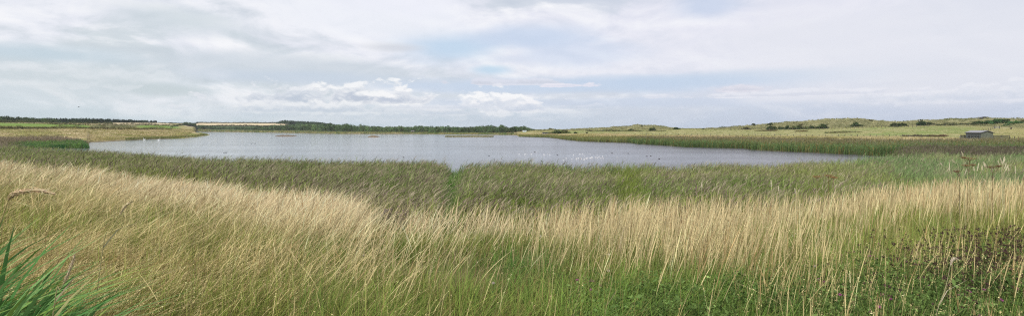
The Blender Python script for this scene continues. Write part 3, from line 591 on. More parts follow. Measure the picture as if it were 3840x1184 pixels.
def haze():
    me = bpy.data.meshes.new('haze'); a, z0, z1 = 1950, -3, 30
    V = [(x, y, z) for z in (z0, z1) for x, y in ((-a, -a), (a, -a), (a, a), (-a, a))]
    me.from_pydata(V, [], [(3, 2, 1, 0), (4, 5, 6, 7), (0, 1, 5, 4), (1, 2, 6, 5), (2, 3, 7, 6), (3, 0, 4, 7)]); o = bpy.data.objects.new('haze', me); C.objects.link(o); tag(o, kind='stuff')
    m = bpy.data.materials.new('haze'); m.use_nodes = True; t = m.node_tree; t.nodes.clear(); v = t.nodes.new('ShaderNodeVolumePrincipled'); v.inputs['Color'].default_value = (.86, .91, 1, 1); v.inputs['Density'].default_value = .00009
    out = t.nodes.new('ShaderNodeOutputMaterial'); t.links.new(v.outputs[0], out.inputs['Volume']); me.materials.append(m); m.volume_intersection_method = 'FAST'
haze()
# ------------------------------------------------------------------ bushes, hedges, woods
def blob_cloud(cen, rad, nleaf, lsize, c, amt=.22):
    """leaf-sized faces spread through overlapping clumps; cen (M,3), rad (M,3), c (M,3)"""
    M = len(cen); d = rng.normal(size=(M, nleaf, 3)); d /= np.linalg.norm(d, axis=2, keepdims=True)
    r = rng.uniform(.55, 1.05, (M, nleaf, 1)) ** .7; p = cen[:, None] + d * r * rad[:, None]
    tone = rng.normal(1, amt, (M, 1, 1)) * rng.normal(1, .15, (M, nleaf, 1))
    col = np.clip(c[:, None] * tone, .006, .5).reshape(-1, 3)
    ls = (lsize if np.ndim(lsize) == 0 else np.repeat(lsize, nleaf))
    return leaf_quads(p.reshape(-1, 3), ls * rng.uniform(.6, 1.3, M * nleaf), col)
def bush(name, label, cat, P, py, wpx, hpx, c=(.07, .11, .035), group=None, ragged=.3, n=11, nleaf=60, kind=None):
    X, Y, z = hit(P, py); k = Y / F; w, h = wpx * k * 1.05, hpx * k * 1.3; M = n + int(wpx / 4)
    t = rng.uniform(-.5, .5, M); env = np.sqrt(np.clip(1 - (2 * t) ** 2, .12, 1)) * rng.uniform(1 - ragged, 1, M)
    r = np.stack([np.full(M, w * .5 / math.sqrt(M) * 1.35), np.full(M, w * .5 / math.sqrt(M) * 1.35), np.maximum(h * .28, .05) * env], -1)
    cen = np.stack([X + t * (w - r[:, 0] * 1.2), Y + rng.uniform(-.3, .3, M) * w, z + h * env * rng.uniform(.12, .74, M)], -1)
    cen[:, 2] += ground(cen[:, 0], cen[:, 1]) * .3 - z * .3
    cc = np.tile(np.array(c), (M, 1)) * rng.normal(1, .12, (M, 3))
    V, Q, col = blob_cloud(cen, r, nleaf, max(w, h) * .045 + .05, cc)
    o = mesh_np(name, V, Q, None, col, LEAF, loc=(X, Y, z)); return tag(o, label, cat, group, kind)

def hedge(name, label, pts, c, step=3.2, nleaf=26, cat='hedge', kind=None, yfix=None):
    """a hedge line through image points (column, foot row, height in pixels), each found on the ground"""
    a = np.array(pts, float); Ps = np.arange(a[0, 0], a[-1, 0], step); cen = []; rad = []; 
    for P in Ps:
        py = np.interp(P, a[:, 0], a[:, 1]); hp = np.interp(P, a[:, 0], a[:, 2]) * (.45 + 1.25 * float(vnoise(P * .045, py, 5))) * rng.uniform(.65, 1.25)
        if yfix: Y = float(np.interp(P, [q[0] for q in yfix], [q[1] for q in yfix])) + rng.uniform(0, 3); X = (P - 1920) / F * Y; z = G1(X, Y)
        else: X, Y, z = hit(P, py, y0=100)
        k = Y / F; h = hp * k; w = step * k * 1.3
        for q in range(2):
            cen.append((X + rng.uniform(-w, w) * .5, Y + rng.uniform(0, 2.5), z + h * (.3 + .35 * q))); rad.append((w * .9, 1.6, h * .42))
    cen, rad = np.array(cen), np.array(rad); cc = np.tile(np.array(c), (len(cen), 1)) * (.75 + .5 * fbm(cen[:, 0] * .08, cen[:, 1] * .08, 91))[:, None] * rng.normal(1, .08, (len(cen), 3))
    V, Q, col = blob_cloud(cen, rad, nleaf, np.maximum(rad[:, 0] * .3, .25), cc, .25)
    return tag(mesh_np(name, V, Q, None, col, LEAF), label, cat, None, kind)

def wood(name, label, N, P0, P1, ylo, yhi, h, c, conifer=False, dens=None):
    P = rng.uniform(P0, P1, N); Y = ylo(P) + (yhi(P) - ylo(P)) * rng.uniform(0, 1, N); X = (P - 1920) / F * Y
    if dens is not None:
        m = rng.uniform(size=N) < dens(P, Y); P, X, Y = P[m], X[m], Y[m]
    N = len(P); z = ground(X, Y); hh = h(P, Y) * rng.uniform(.7, 1.15, N) * (1 if conifer else .45 + 1.1 * fbm(P * .05, Y * .012, 97))
    cen = []; rad = []; col = []
    base = np.tile(np.array(c), (N, 1)) * (.25 + 1.5 * fbm(X * .035, Y * .02, 95))[:, None] * np.clip(rng.normal(1, .28, (N, 1)), .4, 1.8) * rng.normal(1, .06, (N, 3))
    for q in range(4):
        f = np.array((.35, .55, .7, .85))[q]; wr = (hh * (.42 - .05 * q) * (.65 if conifer else 1.))
        cen.append(np.stack([X + rng.normal(0, .16, N) * hh * (1 - f), Y + rng.normal(0, .15, N) * hh, z + hh * f], -1)); rad.append(np.stack([wr, wr, hh * .24], -1)); col.append(base)
    V, Q, cc = blob_cloud(np.concatenate(cen), np.concatenate(rad), 16, np.concatenate([hh * .11] * 4), np.concatenate(col), .16)
    acc = Acc(); acc.add(V, Q, cc)
    B = np.stack([X, Y, z - .3], -1); acc.add(*ribbons(B, hh * .6, np.zeros(N), np.zeros(N), np.full(N, .4), [1, .8, .5], jit((.09, .075, .055), N), jit((.09, .075, .055), N)))
    return tag(acc.obj(name, LEAF), label, 'wood', kind='stuff')

E_Y = lambda P: I(P, TOPS_Y)
def woods():
    wood('conifer_wood', 'dark conifer plantation along the left skyline', 900, 165, 588, lambda P: E_Y(P) - I(P, [(165, 10), (588, 20)]), lambda P: E_Y(P) + 45, lambda P, Y: I(P, [(165, 3.6), (260, 4.5), (400, 4.3), (588, 3.6)]), (.030, .052, .026), True)
    wood('mixed_wood', 'mixed green wood on the skyline at the left edge', 700, -300, 230, lambda P: E_Y(P) - 45, lambda P: E_Y(P) + 35, lambda P, Y: I(P, [(-300, 6.2), (0, 5.6), (120, 4.2), (230, 3.0)]), (.06, .095, .04))
    wood('far_lake_wood', 'low green deciduous wood behind the far shore', 3400, 690, 2030, lambda P: I(P, [(690, 880), (733, 915), (840, 870), (917, 815), (1111, 690), (1280, 600), (1557, 575), (1723, 525), (1920, 500), (2010, 560)]),
         lambda P: I(P, [(690, 905), (733, 925), (840, 895), (1000, 850), (1075, 850), (1130, 1050), (1200, 1050), (1280, 960), (1380, 820), (1485, 820), (1557, 890), (1700, 790), (1920, 600), (2010, 640)]),
         lambda P, Y: I(P, [(690, 4.6), (800, 4.8), (860, 3.), (1000, 4.4), (1090, 5.), (1200, 6.5), (1300, 6), (1400, 4.8), (1700, 5.), (1900, 5.), (1960, 4.0), (2010, 1.3)]), (.10, .15, .065), dens=lambda P, Y: np.where((P > 845) & (P < 880), .35, 1.))
    wood('hilltop_pines', 'darker pines along the hill top right of the stubble field', 620, 1035, 1290, lambda P: E_Y(P) - 120, lambda P: E_Y(P) + 30, lambda P, Y: I(P, [(1035, 3), (1070, 8.5), (1180, 7.5), (1290, 5)]), (.045, .075, .035), True)
    wood('ridge_wood', 'thin dark tree line behind the pale green field on the far ridge', 260, 1360, 1510, lambda P: 1300 + 0 * P, lambda P: 1345 + 0 * P, lambda P, Y: 2.6 + 0 * P, (.045, .07, .035))
    hedge('field_hedge', 'thin dark hedge along the top of the stubble field', [(600, 461, 2), (700, 461, 3), (1060, 462.5, 3)], (.05, .065, .03), yfix=[(600, 830), (731, 1200), (740, 1302), (1060, 1302)], step=5)
    hedge('field_hedge', 'dark hedge along the foot of the stubble field above the far shore', [(690, 473, 4), (1080, 474, 4)], (.06, .075, .035), step=4, yfix=[(690, 900), (733, 1005), (1060, 1005), (1080, 1010)])
    hedge('field_hedge', 'hedge climbing between the two stubble fields', [(640, 476, 4), (690, 468, 4), (712, 463, 3)], (.055, .07, .035), step=4)
    hedge('field_hedge', 'ragged olive hedge along the near side of the bright green field', [(-60, 484, 11), (0, 484, 11), (60, 484, 9), (130, 484, 8), (210, 483, 11), (260, 482, 7), (330, 484, 11), (365, 484, 9), (440, 487, 13), (520, 487, 12), (600, 486, 8), (640, 486, 6)], (.15, .145, .06))
    hedge('field_hedge', 'brown and green hedge along the far side of the bright green field', [(-60, 461, 10), (30, 461, 12), (120, 464, 13), (200, 467, 9), (300, 470, 9), (350, 471, 13), (430, 472, 11), (520, 470, 8), (640, 472, 6)], (.12, .125, .05))
    hedge('field_hedge', 'upper dark hedge just below the skyline wood', [(-60, 450.5, 6), (60, 452, 6), (170, 458, 6), (260, 461, 5), (420, 462, 4)], (.06, .085, .035), yfix=[(-60, 505), (0, 500), (330, 540), (520, 600)])
    for i, (P, py, w, h) in enumerate([(548, 467, 10, 7), (563, 468, 8, 5), (592, 469, 9, 5), (622, 469.5, 10, 6), (634, 470, 8, 5), (640 + 12, 471, 14, 7), (640 + 30, 470, 16, 7)]):
        bush('round_bush', ['round bush in front of the left stubble strip, first from the conifer wood', 'small round bush second from the conifer wood in the bush row', 'middle round bush of the row in front of the left stubble strip',
                            'round bush fourth from the conifer wood in the row', 'small bush fifth in the row in front of the left stubble strip', 'wide dark bush where the left stubble strip meets the climbing hedge', 'rightmost bush of the row at the foot of the climbing hedge'][i],
             'bush', P, py, w, h, (.05, .075, .03), 'bushes in front of the left stubble strip', n=5, nleaf=30)
woods()

def dune_bushes():
    D = (.060, .085, .032); B_ = (.10, .095, .045); O = (.12, .14, .05)
    L = [(2366, 490, 20, 6, D, 'small low bush on the pasture, leftmost of two dark bushes under the left dune top'), (2446, 489.5, 28, 11, D, 'round dark bush right of the left dune top'),
         (2538, 486, 27, 9, D, 'dark bush on the skyline where the left dune dips away'), (2405, 475.5, 11, 5, D, 'tiny dark bush close under the left dune top'),
         (2157, 501, 17, 6, D, 'small dark bush beside the olive thicket'), (2201, 500, 10, 5, D, 'tiny bush on the straw bank beyond the olive thicket'), (2211, 489, 6, 3, D, 'tiny far bush left of the left dune'),
         (2042, 488.5, 12, 4, D, 'low bush where the far wood ends'), (2062, 485, 14, 4, D, 'dark patch of scrub on the little far dune'), (2080, 487, 12, 4, D, 'dark scrub right of the little far dune'),
         (2100, 501, 80, 12, O, 'wide olive thicket beside the long low hide'), (2824.5, 470.5, 17, 8, D, 'windswept bush alone on the rising dune skyline'), (2887, 472.5, 28, 11, D, 'dark bush on the dune slope above the bush row'),
         (2797, 485.5, 32, 8, B_, 'flat brown bush at the dune foot'), (2637, 485, 10, 3, D, 'tiny dark bush on the low skyline between the dunes'),
         (2895, 487, 40, 15, D, 'leftmost big bush of the row at the dune foot'), (2927, 486, 26, 13, D, 'second bush from the left in the dune foot row'), (2952, 486, 20, 16, (.045, .075, .03), 'tall narrow dark bush in the dune foot row'),
         (2974, 486, 28, 13, O, 'lighter olive bush in the middle of the dune foot row'), (2998, 485.5, 28, 14, D, 'middle dark bush of the dune foot row'), (3004, 474, 14, 8, B_, 'small blackish bush just above the middle of the row'),
         (3019, 484.5, 30, 12, O, 'low olive bush right of the middle of the row'), (3042, 483.5, 28, 13, D, 'third bush from the right in the dune foot row'), (3066, 483, 26, 10, D, 'low bush second from the right in the dune foot row'),
         (3089, 482.5, 38, 17, (.05, .08, .03), 'tall rounded bush at the right end of the row'), (3212, 477, 42, 16, D, 'spreading bush on the slope right of the dune top'), (3265, 456.5, 14, 6, B_, 'dark bush on the skyline right of the dune top'),
         (3294, 466.5, 7, 4, D, 'tiny bush on the slope below the skyline'), (3358, 476, 37, 16, D, 'rounded green bush, left one of a pair behind the pasture'), (3388, 473, 27, 13, (.05, .075, .03), 'darker bush, right one of a pair behind the pasture'),
         (3388, 457.5, 7, 5, D, 'tiny bush on the skyline above the pair'), (3462, 472, 43, 20, (.05, .08, .032), 'largest dark bush behind the pasture'), (3491, 469, 19, 10, B_, 'brownish bush touching the largest bush'),
         (3668, 466, 36, 11, D, 'dark bush above the shed on the slope'), (3735, 463, 76, 15, (.06, .115, .04), 'wide green scrub patch above the field gate'),
         (3804, 467, 60, 13, (.065, .125, .045), 'green scrub patch at the right edge below the skyline'), (3776, 475, 30, 10, (.09, .14, .055), 'pale green bush just above the sloping board'), (3838, 455, 16, 5, B_, 'dark scrub on the skyline at the right edge')]
    for P, py, w, h, c, lab in L: bush('dune_bush', lab, 'bush', P, py, w, h, c, 'bushes on the dunes')
    hedge('scrub_hedge', 'low dark scrub line running behind the pasture towards the shed', [(3488, 471, 6), (3560, 471.5, 9), (3650, 471.5, 8), (3700, 472, 7)], (.085, .095, .045), cat='scrub')
    hedge('scrub_hedge', 'long dark scrub ridge rising along the low dune skyline', [(2640, 484.5, 2), (2700, 483, 4), (2780, 477, 5), (2830, 475, 3)], (.10, .11, .055), cat='scrub', yfix=[(2640, 470), (2700, 455), (2830, 420)])
    hedge('rush_patch', 'brown rushes in the pasture below the bush row', [(2840, 491.5, 2.5), (2915, 491.5, 3.5)], (.17, .14, .07), cat='rushes')
    hedge('rush_patch', 'second brown rush patch in the pasture, right of the first', [(2985, 494, 3), (3028, 494, 4)], (.19, .16, .07), cat='rushes', step=2.5)
    hedge('rush_patch', 'greyish rush patch in the pasture below the spreading bush', [(3105, 500, 4), (3140, 499, 5), (3230, 496, 5)], (.22, .22, .10), cat='rushes')
    hedge('rush_patch', 'dark brown sedge line left of the shed', [(3400, 512, 3), (3480, 512, 5), (3560, 512, 4)], (.13, .10, .06), cat='rushes')
    hedge('rush_patch', 'dark band of far scrub left of the left dune', [(2200, 493, 3), (2300, 493, 5), (2430, 493, 2), (2500, 492, 2)], (.15, .16, .075), cat='scrub', step=5)
    # the leafless bush standing open on the skyline
    P, py = 3693, 449.5; Y = I(P, TOPS_Y) - 4; X = (P - 1920) / F * Y; z = G1(X, Y) - .1; k = Y / F
    t = empty('bare_bush', (X, Y, z)); tag(t, 'dark twiggy bush standing open against the sky above the shed', 'bush')
    acc = Acc(); N = 260; B = np.tile([[0., 0, 0]], (N, 1)) + np.stack([rng.normal(0, 1.3, N), rng.normal(0, .8, N), np.zeros(N)], -1)
    sgn = rng.uniform(-3.14, 3.14, N); acc.add(*ribbons(B, rng.uniform(1.2, 2.5, N), rng.uniform(.1, 1.2, N), sgn, np.full(N, .12), [1, .8, .6, .3], jit((.06, .05, .05), N), jit((.09, .075, .08), N)))
    acc.obj('branches', LEAF, t)
    M = 24; tt = rng.uniform(-1, 1, M); cen = np.stack([tt * 4.0, rng.uniform(-1, 1, M), .5 + 1.1 * np.sqrt(1 - tt ** 2) * rng.uniform(.4, 1, M)], -1)
    V, Q, c = blob_cloud(cen, np.full((M, 3), .7), 26, .16, jit((.07, .075, .06), M)); mesh_np('crown', V, Q, None, c, LEAF, t)
dune_bushes()

def skyline_trees():
    labs = ['leftmost pine of the open row on the far skyline', 'second pine of the open row on the far skyline', 'leaning pine in the left half of the open row', 'tall pine before the first gap of the open row', 'broad pine in the left middle of the open row',
            'pine at the middle of the open skyline row', 'slim pine just right of the middle of the row', 'thin-stemmed pine in the sparse right half of the row', 'second thin-stemmed pine in the sparse right half', 'small pine before the two tall ones at the right',
            'tallest pine of the open skyline row', 'pine beside the tallest one', 'spreading pine right of the tallest ones', 'low pine at the right end of the open row']
    for (P, top), lab in zip([(1722, 478), (1730, 476.5), (1741, 475), (1752, 475.5), (1765, 474.5), (1772, 475.5), (1787, 476), (1800, 478), (1813, 477.5), (1822, 474.5), (1826, 473), (1836, 474), (1848, 476.5), (1860, 479)], labs):
        Y = 700.; X = (P - 1920) / F * Y; z = G1(X, Y); h = (H - (top - HZ) / F * Y) - z
        t = empty('pine_tree', (X, Y, z)); tag(t, lab, 'pine tree', 'pines standing open on the far skyline')
        acc = Acc(); acc.add(*ribbons(np.array([[0, 0, 0.], [0, 0, 0.]]), np.array([h * .9, h * .85]), np.array([.08, .05]), np.array([.2, .2]), np.array([.6, .6]), [1, .8, .6, .35], jit((.10, .08, .07), 2), jit((.10, .08, .07), 2), face=np.array([0., 1.5])))
        acc.obj('trunk', LEAF, t)
        M = 6; cen = np.stack([rng.normal(.5, .9, M), rng.normal(0, .8, M), h * rng.uniform(.72, .95, M)], -1)
        V, Q, c = blob_cloud(cen, np.tile([[1.5, 1.3, .75]], (M, 1)), 22, .38, jit((.05, .075, .04), M)); mesh_np('crown', V, Q, None, c, LEAF, t)
skyline_trees()

# ------------------------------------------------------------------ solid building helpers
class MB:
    """collects boxes and prisms; local coordinates"""
    def __init__(s): s.V = []; s.Fc = []
    def box(s, x0, x1, y0, y1, z0, z1):
        n = len(s.V); s.V += [(x, y, z) for z in (z0, z1) for x, y in ((x0, y0), (x1, y0), (x1, y1), (x0, y1))]
        s.Fc += [(n + a, n + b, n + c, n + d) for a, b, c, d in ((3, 2, 1, 0), (4, 5, 6, 7), (0, 1, 5, 4), (1, 2, 6, 5), (2, 3, 7, 6), (3, 0, 4, 7))]; return s
    def bar(s, p, q, w, d=None):
        """square bar from p to q"""
        p, q = np.array(p, float), np.array(q, float); d = d or w; a = q - p; a /= np.linalg.norm(a); u = np.cross(a, (0, 0, 1.)); 
        if np.linalg.norm(u) < .01: u = np.array((1., 0, 0))
        u /= np.linalg.norm(u); v = np.cross(u, a); n = len(s.V)
        for e in (p, q): s.V += [tuple(e + u * w / 2 * i + v * d / 2 * j) for i, j in ((-1, -1), (1, -1), (1, 1), (-1, 1))]
        s.Fc += [(n + a_, n + b, n + c, n + d_) for a_, b, c, d_ in ((3, 2, 1, 0), (4, 5, 6, 7), (0, 1, 5, 4), (1, 2, 6, 5), (2, 3, 7, 6), (3, 0, 4, 7))]; return s
    def prism(s, poly, x0, x1, ax='x'):
        """polygon extruded along an axis"""
        n = len(s.V); m = len(poly)
        for e in (x0, x1): s.V += [((e, a, b) if ax == 'x' else (a, e, b)) for a, b in poly]
        s.Fc += [tuple(range(n, n + m)), tuple(range(n + 2 * m - 1, n + m - 1, -1))] + [(n + i, n + i + m, n + (i + 1) % m + m, n + (i + 1) % m) for i in range(m)]; return s
    def build(s, name, mat, parent=None, bevel=0.):
        me = bpy.data.meshes.new(name); me.from_pydata(s.V, [], s.Fc); me.update()
        import bmesh
        bm = bmesh.new(); bm.from_mesh(me); bmesh.ops.recalc_face_normals(bm, faces=bm.faces)
        if bevel: bmesh.ops.bevel(bm, geom=bm.edges[:], offset=bevel, segments=1, affect='EDGES')
        bm.to_mesh(me); bm.free(); me.materials.append(mat)
        o = bpy.data.objects.new(name, me); C.objects.link(o)
        if parent: o.parent = parent
        return o
M_SIDE = solid('grey_boards', (.07, .082, .085), .8, .3, 6, (1, 1, .2)); M_GABLE = solid('olive_grey_boards', (.115, .13, .098), .8, .2, 5, (3, 1, .2))
M_ROOF = solid('grey_roofing_felt', (.25, .25, .265), .7, .12, 3); M_TRIM = solid('dark_trim', (.045, .045, .04), .8); M_POST = solid('weathered_wood', (.10, .09, .065), .9, .3, 6, (1, 1, .2))
M_HOLE = solid('dark_opening', (.01, .012, .012), .5); M_SLAT = solid('olive_slats', (.095, .10, .055), .85, .35, 9, (2, 2, .15)); M_FENCE = solid('old_fence_wood', (.13, .12, .09), .9, .3, 5); M_WIRE = solid('fence_wire', (.2, .2, .19), .5)

def shed():
    Cx, Cy = 145.6, 159.; g = 2.22; t = empty('shed', (Cx, Cy, g), math.atan2(.07, .9975)); W, L, hw, hr = 4.1, 4.9, 2.35, 2.9
    tag(t, 'grey-green wooden bird hide shed with a pale shallow roof and small dark windows', 'shed')
    w = MB()
    w.box(0, .06, .06, L, -.4, hw); w.box(W - .06, W, .06, L, -.4, hw); w.prism([(0.06, -.4), (W - .06, -.4), (W - .06, hw), (W / 2, hr - .04), (.06, hw)], L - .06, L - .002, 'y'); w.build('side_wall', M_SIDE, t)
    MB().prism([(0, -.4), (W, -.4), (W, hw), (W / 2, hr), (0, hw)], 0, .057, 'y').build('gable_wall', M_GABLE, t)
    b = MB()
    for k in range(8): b.box(-.045, -.002, .12 + k * .56, .19 + k * .56, -.3, hw)
    b.box(-.03, 0, .1, L, .12, .2); b.build('batten', M_TRIM, t)
    r = MB(); o = .22
    r.prism([(-o, hw - .03), (W / 2, hr + .05), (W / 2, hr + .13), (-o, hw + .05)], -o, L + o, 'y'); r.build('roof', M_ROOF, t)
    MB().prism([(W / 2 + .004, hr + .05), (W + o, hw - .03), (W + o, hw + .05), (W / 2 + .004, hr + .13)], -o, L + o, 'y').build('roof', M_ROOF, t)
    MB().prism([(-o, hw - .17), (W / 2, hr - .08), (W / 2, hr + .045), (-o, hw - .035)], -o - .035, -o + .03, 'y').prism([(W / 2 + .003, hr - .08), (W + o, hw - .17), (W + o, hw - .035), (W / 2 + .003, hr + .045)], -o - .035, -o + .03, 'y').build('barge_board', M_TRIM, t)
    MB().box(-.24, -.2, -o, L + o, hw - .15, hw - .036).build('eaves_board', M_TRIM, t)
    for k in range(4):
        y = .55 + k * 1.0; wn = MB().box(-.06, -.003, y, y + .42, .92, 1.22).build('window', M_HOLE, t)
        MB().box(-.16, -.062, y - .06, y + .48, 1.24, 1.29).build('window_flap', M_TRIM, wn)
    for k in range(2):
        x = 1.0 + k * .86; d = MB().box(x, x + .83, -.045, -.003, -.1, 1.88).build('door', M_GABLE, t)
        MB().box(x + (.02 if k else -.02), x + (.05 if k else .01), -.06, -.047, -.1, 1.88).build('door_edge', M_TRIM, d)
    MB().bar((-.35, .1, .25), (-.5, 2.0, -.02), .07).bar((-.5, 2.0, -.02), (-.4, 3.9, .3), .07).bar((-.35, .1, -.4), (-.35, .1, .25), .08).bar((-.4, 3.9, -.4), (-.4, 3.9, .3), .08).build('rail', M_ROOF, t)
    # screens either side
    def screen(name, lab, P0, P1, Y0, Y1, ztop, nb):
        p0 = np.array(((P0 - 1920) / F * Y0, Y0)); p1 = np.array(((P1 - 1920) / F * Y1, Y1)); d = p1 - p0; Ln = np.hypot(*d); g0 = 2.2
        q = empty(name, (p0[0], p0[1], g0), math.atan2(d[1], d[0])); tag(q, lab, 'fence'); n = int(Ln / .16); s_ = MB()
        for i in range(n): s_.box(i * .16, i * .16 + .115, 0, .025, -.4, ztop + rng.uniform(-.03, .03))
        s_.build('slat_panel', M_SLAT, q)
        r_ = MB(); [r_.box(0, Ln, -.07, -.003, zz, zz + .09) for zz in (.35, ztop - .35)]; r_.build('rail', M_TRIM, q)
        for i in range(nb): MB().box(Ln * i / (nb - 1) - .07, Ln * i / (nb - 1) + .07, -.2, -.073, -.4, ztop + .05).build('post', M_TRIM, q)
    screen('screen_fence', 'tall slatted wooden screen fence right of the shed', 3723, 3784, 160.5, 159, 1.55, 3)
    screen('screen_fence', 'short slatted wooden screen fence left of the shed', 3604, 3631, 166, 164, 1.55, 3)
    # pale trough left of the shed
    X, Y, z = hit(3605, 519, y0=100); tr = MB().box(-.5, .5, -.25, .25, .28, .62).box(-.42, .42, -.18, .18, .621, .63).box(-.45, -.35, -.2, .2, -.2, .279).box(.35, .45, -.2, .2, -.2, .279).build('trough', M_ROOF); tr.location = (X, Y, z); tag(tr, 'small pale grey trough in front of the short screen fence', 'trough')
shed()

def post_fence(name, label, pts, h, n, wires=2, w=.12, rail=False, mat=None, posts=None):
    """post fence following ground points given as photo pixels of the post feet"""
    a = np.array(pts, float); Ps = np.array(posts, float) if posts is not None else np.linspace(a[0, 0], a[-1, 0], n); q = []
    for P in Ps: q.append(hit(P, float(np.interp(P, a[:, 0], a[:, 1])), y0=100))
    q = np.array(q); t = empty(name, q[0]); tag(t, label, 'fence'); q0 = q - q[0]
    for p in q0:
        k = h * rng.uniform(.9, 1.1); MB().bar((p[0], p[1], p[2] - .3), (p[0] + rng.normal(0, .03), p[1], p[2] + k), w).build('post', mat or M_POST, t)
    for j in range(wires):
        m = MB(); zz = h * (.55 + .35 * j)
        for a_, b_ in zip(q0[:-1], q0[1:]): m.bar(a_ + (0, -w / 2 - .02, zz), b_ + (0, -w / 2 - .02, zz), .09 if rail else .025)
        m.build('rail' if rail else 'wire', (mat or M_POST) if rail else M_WIRE, t)
def fences():
    post_fence('wire_fence', 'post and wire fence along the near edge of the pasture', [(2400, 507), (2570, 510), (2870, 512), (3180, 514), (3480, 516)], 1.25, 46, 2, .17)
    post_fence('wire_fence', 'post and wire fence along the far edge of the pasture at the dune foot', [(2740, 488), (2870, 488), (2930, 488), (3090, 485), (3200, 482), (3330, 478), (3480, 476)], 1.35, 52, 1, .17)
    post_fence('wire_fence', 'line of fence posts climbing away behind the shed to the gate', [(3674, 497), (3700, 492), (3722, 485), (3734, 481)], 1.2, 10, 1, .14)
    post_fence('rail_fence', 'low rail fence right of the tall screen fence', [(3787, 527), (3822, 526), (3860, 526)], 1.15, 3, 1, .15, True, posts=[3787.5, 3805, 3820, 3858])
    post_fence('wire_fence', 'distant fence across the foot of the left dune', [(2240, 489.5), (2360, 490), (2490, 489)], 1.2, 22, 1, .16)
    X, Y, z = hit(3738, 482.5, y0=100); g = empty('field_gate', (X, Y, z)); tag(g, 'pale grey field gate at the top of the climbing fence', 'gate'); m = MB()
    for k in range(5): m.bar((-1.1, 0, .25 + k * .22), (1.1, 0, .25 + k * .22), .07)
    m.bar((-1.1, 0, .2), (-1.1, 0, 1.2), .08).bar((1.1, 0, .2), (1.1, 0, 1.2), .08).bar((-1.1, -.04, .25), (1.1, -.04, 1.1), .06).build('gate_leaf', M_ROOF, g)
    for s_ in (-1.3, 1.3): MB().bar((s_, 0, -.3), (s_, 0, 1.45), .2).build('post', M_TRIM, g)
    X, Y, z = hit(3792, 486, y0=100); b = empty('sloping_board', (X, Y, z), R(20)); tag(b, 'dark reddish-brown sloping board standing alone in the dry grass near the right edge', 'board')
    k = Y / F; MB().prism([(-6 * k, .25), (3.2 * k, .25), (6.6 * k, .95), (-2.4 * k, .95)], 0, .08, 'y').build('panel', solid('rusty_brown', (.035, .018, .014), .7, .5, 8), b)
    MB().prism([(-2.4 * k, .955), (6.6 * k, .955), (6.6 * k, 1.0), (-2.4 * k, 1.0)], -.03, .12, 'y').build('edge_strip', M_FENCE, b)
    m = MB().bar((-3 * k, .04, -.3), (-3 * k, .04, .245), .1).bar((2.6 * k, .04, -.3), (2.6 * k, .04, .245), .1).build('leg', M_FENCE, b)
fences()

def far_huts():
    def hut(name, lab, P, py, Y, w, d, h, wall, roof, win=None, win_mat=None):
        X = (P - 1920) / F * Y; z = H - (py - HZ) / F * Y; t = empty(name, (X, Y, z)); tag(t, lab, 'hut')
        MB().box(-w / 2, w / 2, 0, d, -1.6, h).build('wall', wall, t)
        MB().prism([(-.25, h - .05), (d + .25, h + .16), (d + .25, h + .36), (-.25, h + .15)], -w / 2 - .25, w / 2 + .25, 'x').build('roof', roof, t)
        for a, b_ in win or []: MB().box(a * w, b_ * w, -.05, -.003, h * .35, h * .75).build('window', win_mat or M_HOLE, t)
    cream = solid('pale_blue_paint', (.50, .56, .62), .6, .1); brown = solid('grey_brown_boards', (.16, .14, .12), .85, .2); dk = solid('dark_roof', (.04, .045, .05), .7)
    hut('bird_hide', 'small brown hut standing among the trees on the far shore', 1547, 496, 540, 3.0, 2.5, 1.3, brown, M_ROOF, [(-.3, .3)])
    hut('cabin', 'pale blue-grey cabin at the end of the far wood', 1967, 493.3, 500, 3.6, 2.4, .75, cream, solid('pale_roof', (.62, .70, .72), .6, .05), [(-.2, .0), (.12, .2)])
    hut('bird_hide', 'long low grey hide with a dark roof left of the olive thicket', 2047.7, 501.6, 370, 5.0, 3, .68, solid('grey_boards_far', (.24, .24, .24), .85, .2), dk, [(-.42, .42)])
far_huts()

# ------------------------------------------------------------------ islands in the lagoon
def islands():
    def mound(name, lab, P, py, wpx, h, c, dpt):
        Y = H * F / (py - HZ); X = (P - 1920) / F * Y; w = wpx * Y / F; n = 60; m_ = 16
        u = np.linspace(-1, 1, n); v = np.linspace(-1, 1, m_); U, Vv = np.meshgrid(u, v, indexing='ij'); prof = np.clip(1 - np.abs(U) ** 3, 0, 1) * np.clip(1 - Vv ** 4, 0, 1)
        Z = h * prof * (.55 + .9 * fbm(U * 9, Vv * 3, 111)) - .12
        VV = np.stack([X + U * w / 2, Y + Vv * dpt + dpt, Z], -1).reshape(-1, 3); i = (np.arange(n - 1)[:, None] * m_ + np.arange(m_ - 1)[None]).reshape(-1); Q = np.stack([i, i + m_, i + m_ + 1, i + 1], -1)
        o = mesh_np(name, VV, Q, None, jit(c, len(VV), .12), LEAF, smooth=True); return tag(o, lab, kind='structure'), X, Y, w
    mound('island', None, 1064, 511.5, 82, .95, (.20, .16, .12), 4)
    mound('island', None, 1397, 514, 44, .9, (.22, .16, .10), 3)
    mound('island', None, 1397, 514.6, 110, .12, (.20, .16, .12), 2)
    _, X, Y, w = mound('island', None, 1758, 514, 186, .35, (.30, .26, .15), 4)
    N = 3800; x = X + rng.uniform(-.49, .49, N) * w; y = Y + rng.uniform(1.2, 7, N); acc = Acc(); B = np.stack([x, y, np.full(N, .1)], -1)
    c = lerp((.40, .35, .17), (.20, .22, .08), rng.uniform(size=N))
    acc.add(*ribbons(B, rng.uniform(.5, .95, N), rng.uniform(0, .6, N), rng.normal(0, 1, N), np.full(N, .22), [1, .8, .2], c * .8, c)); tag(acc.obj('island_grass', GRASS), 'dry grass growing along the long flat island', 'grass', kind='stuff')
islands()

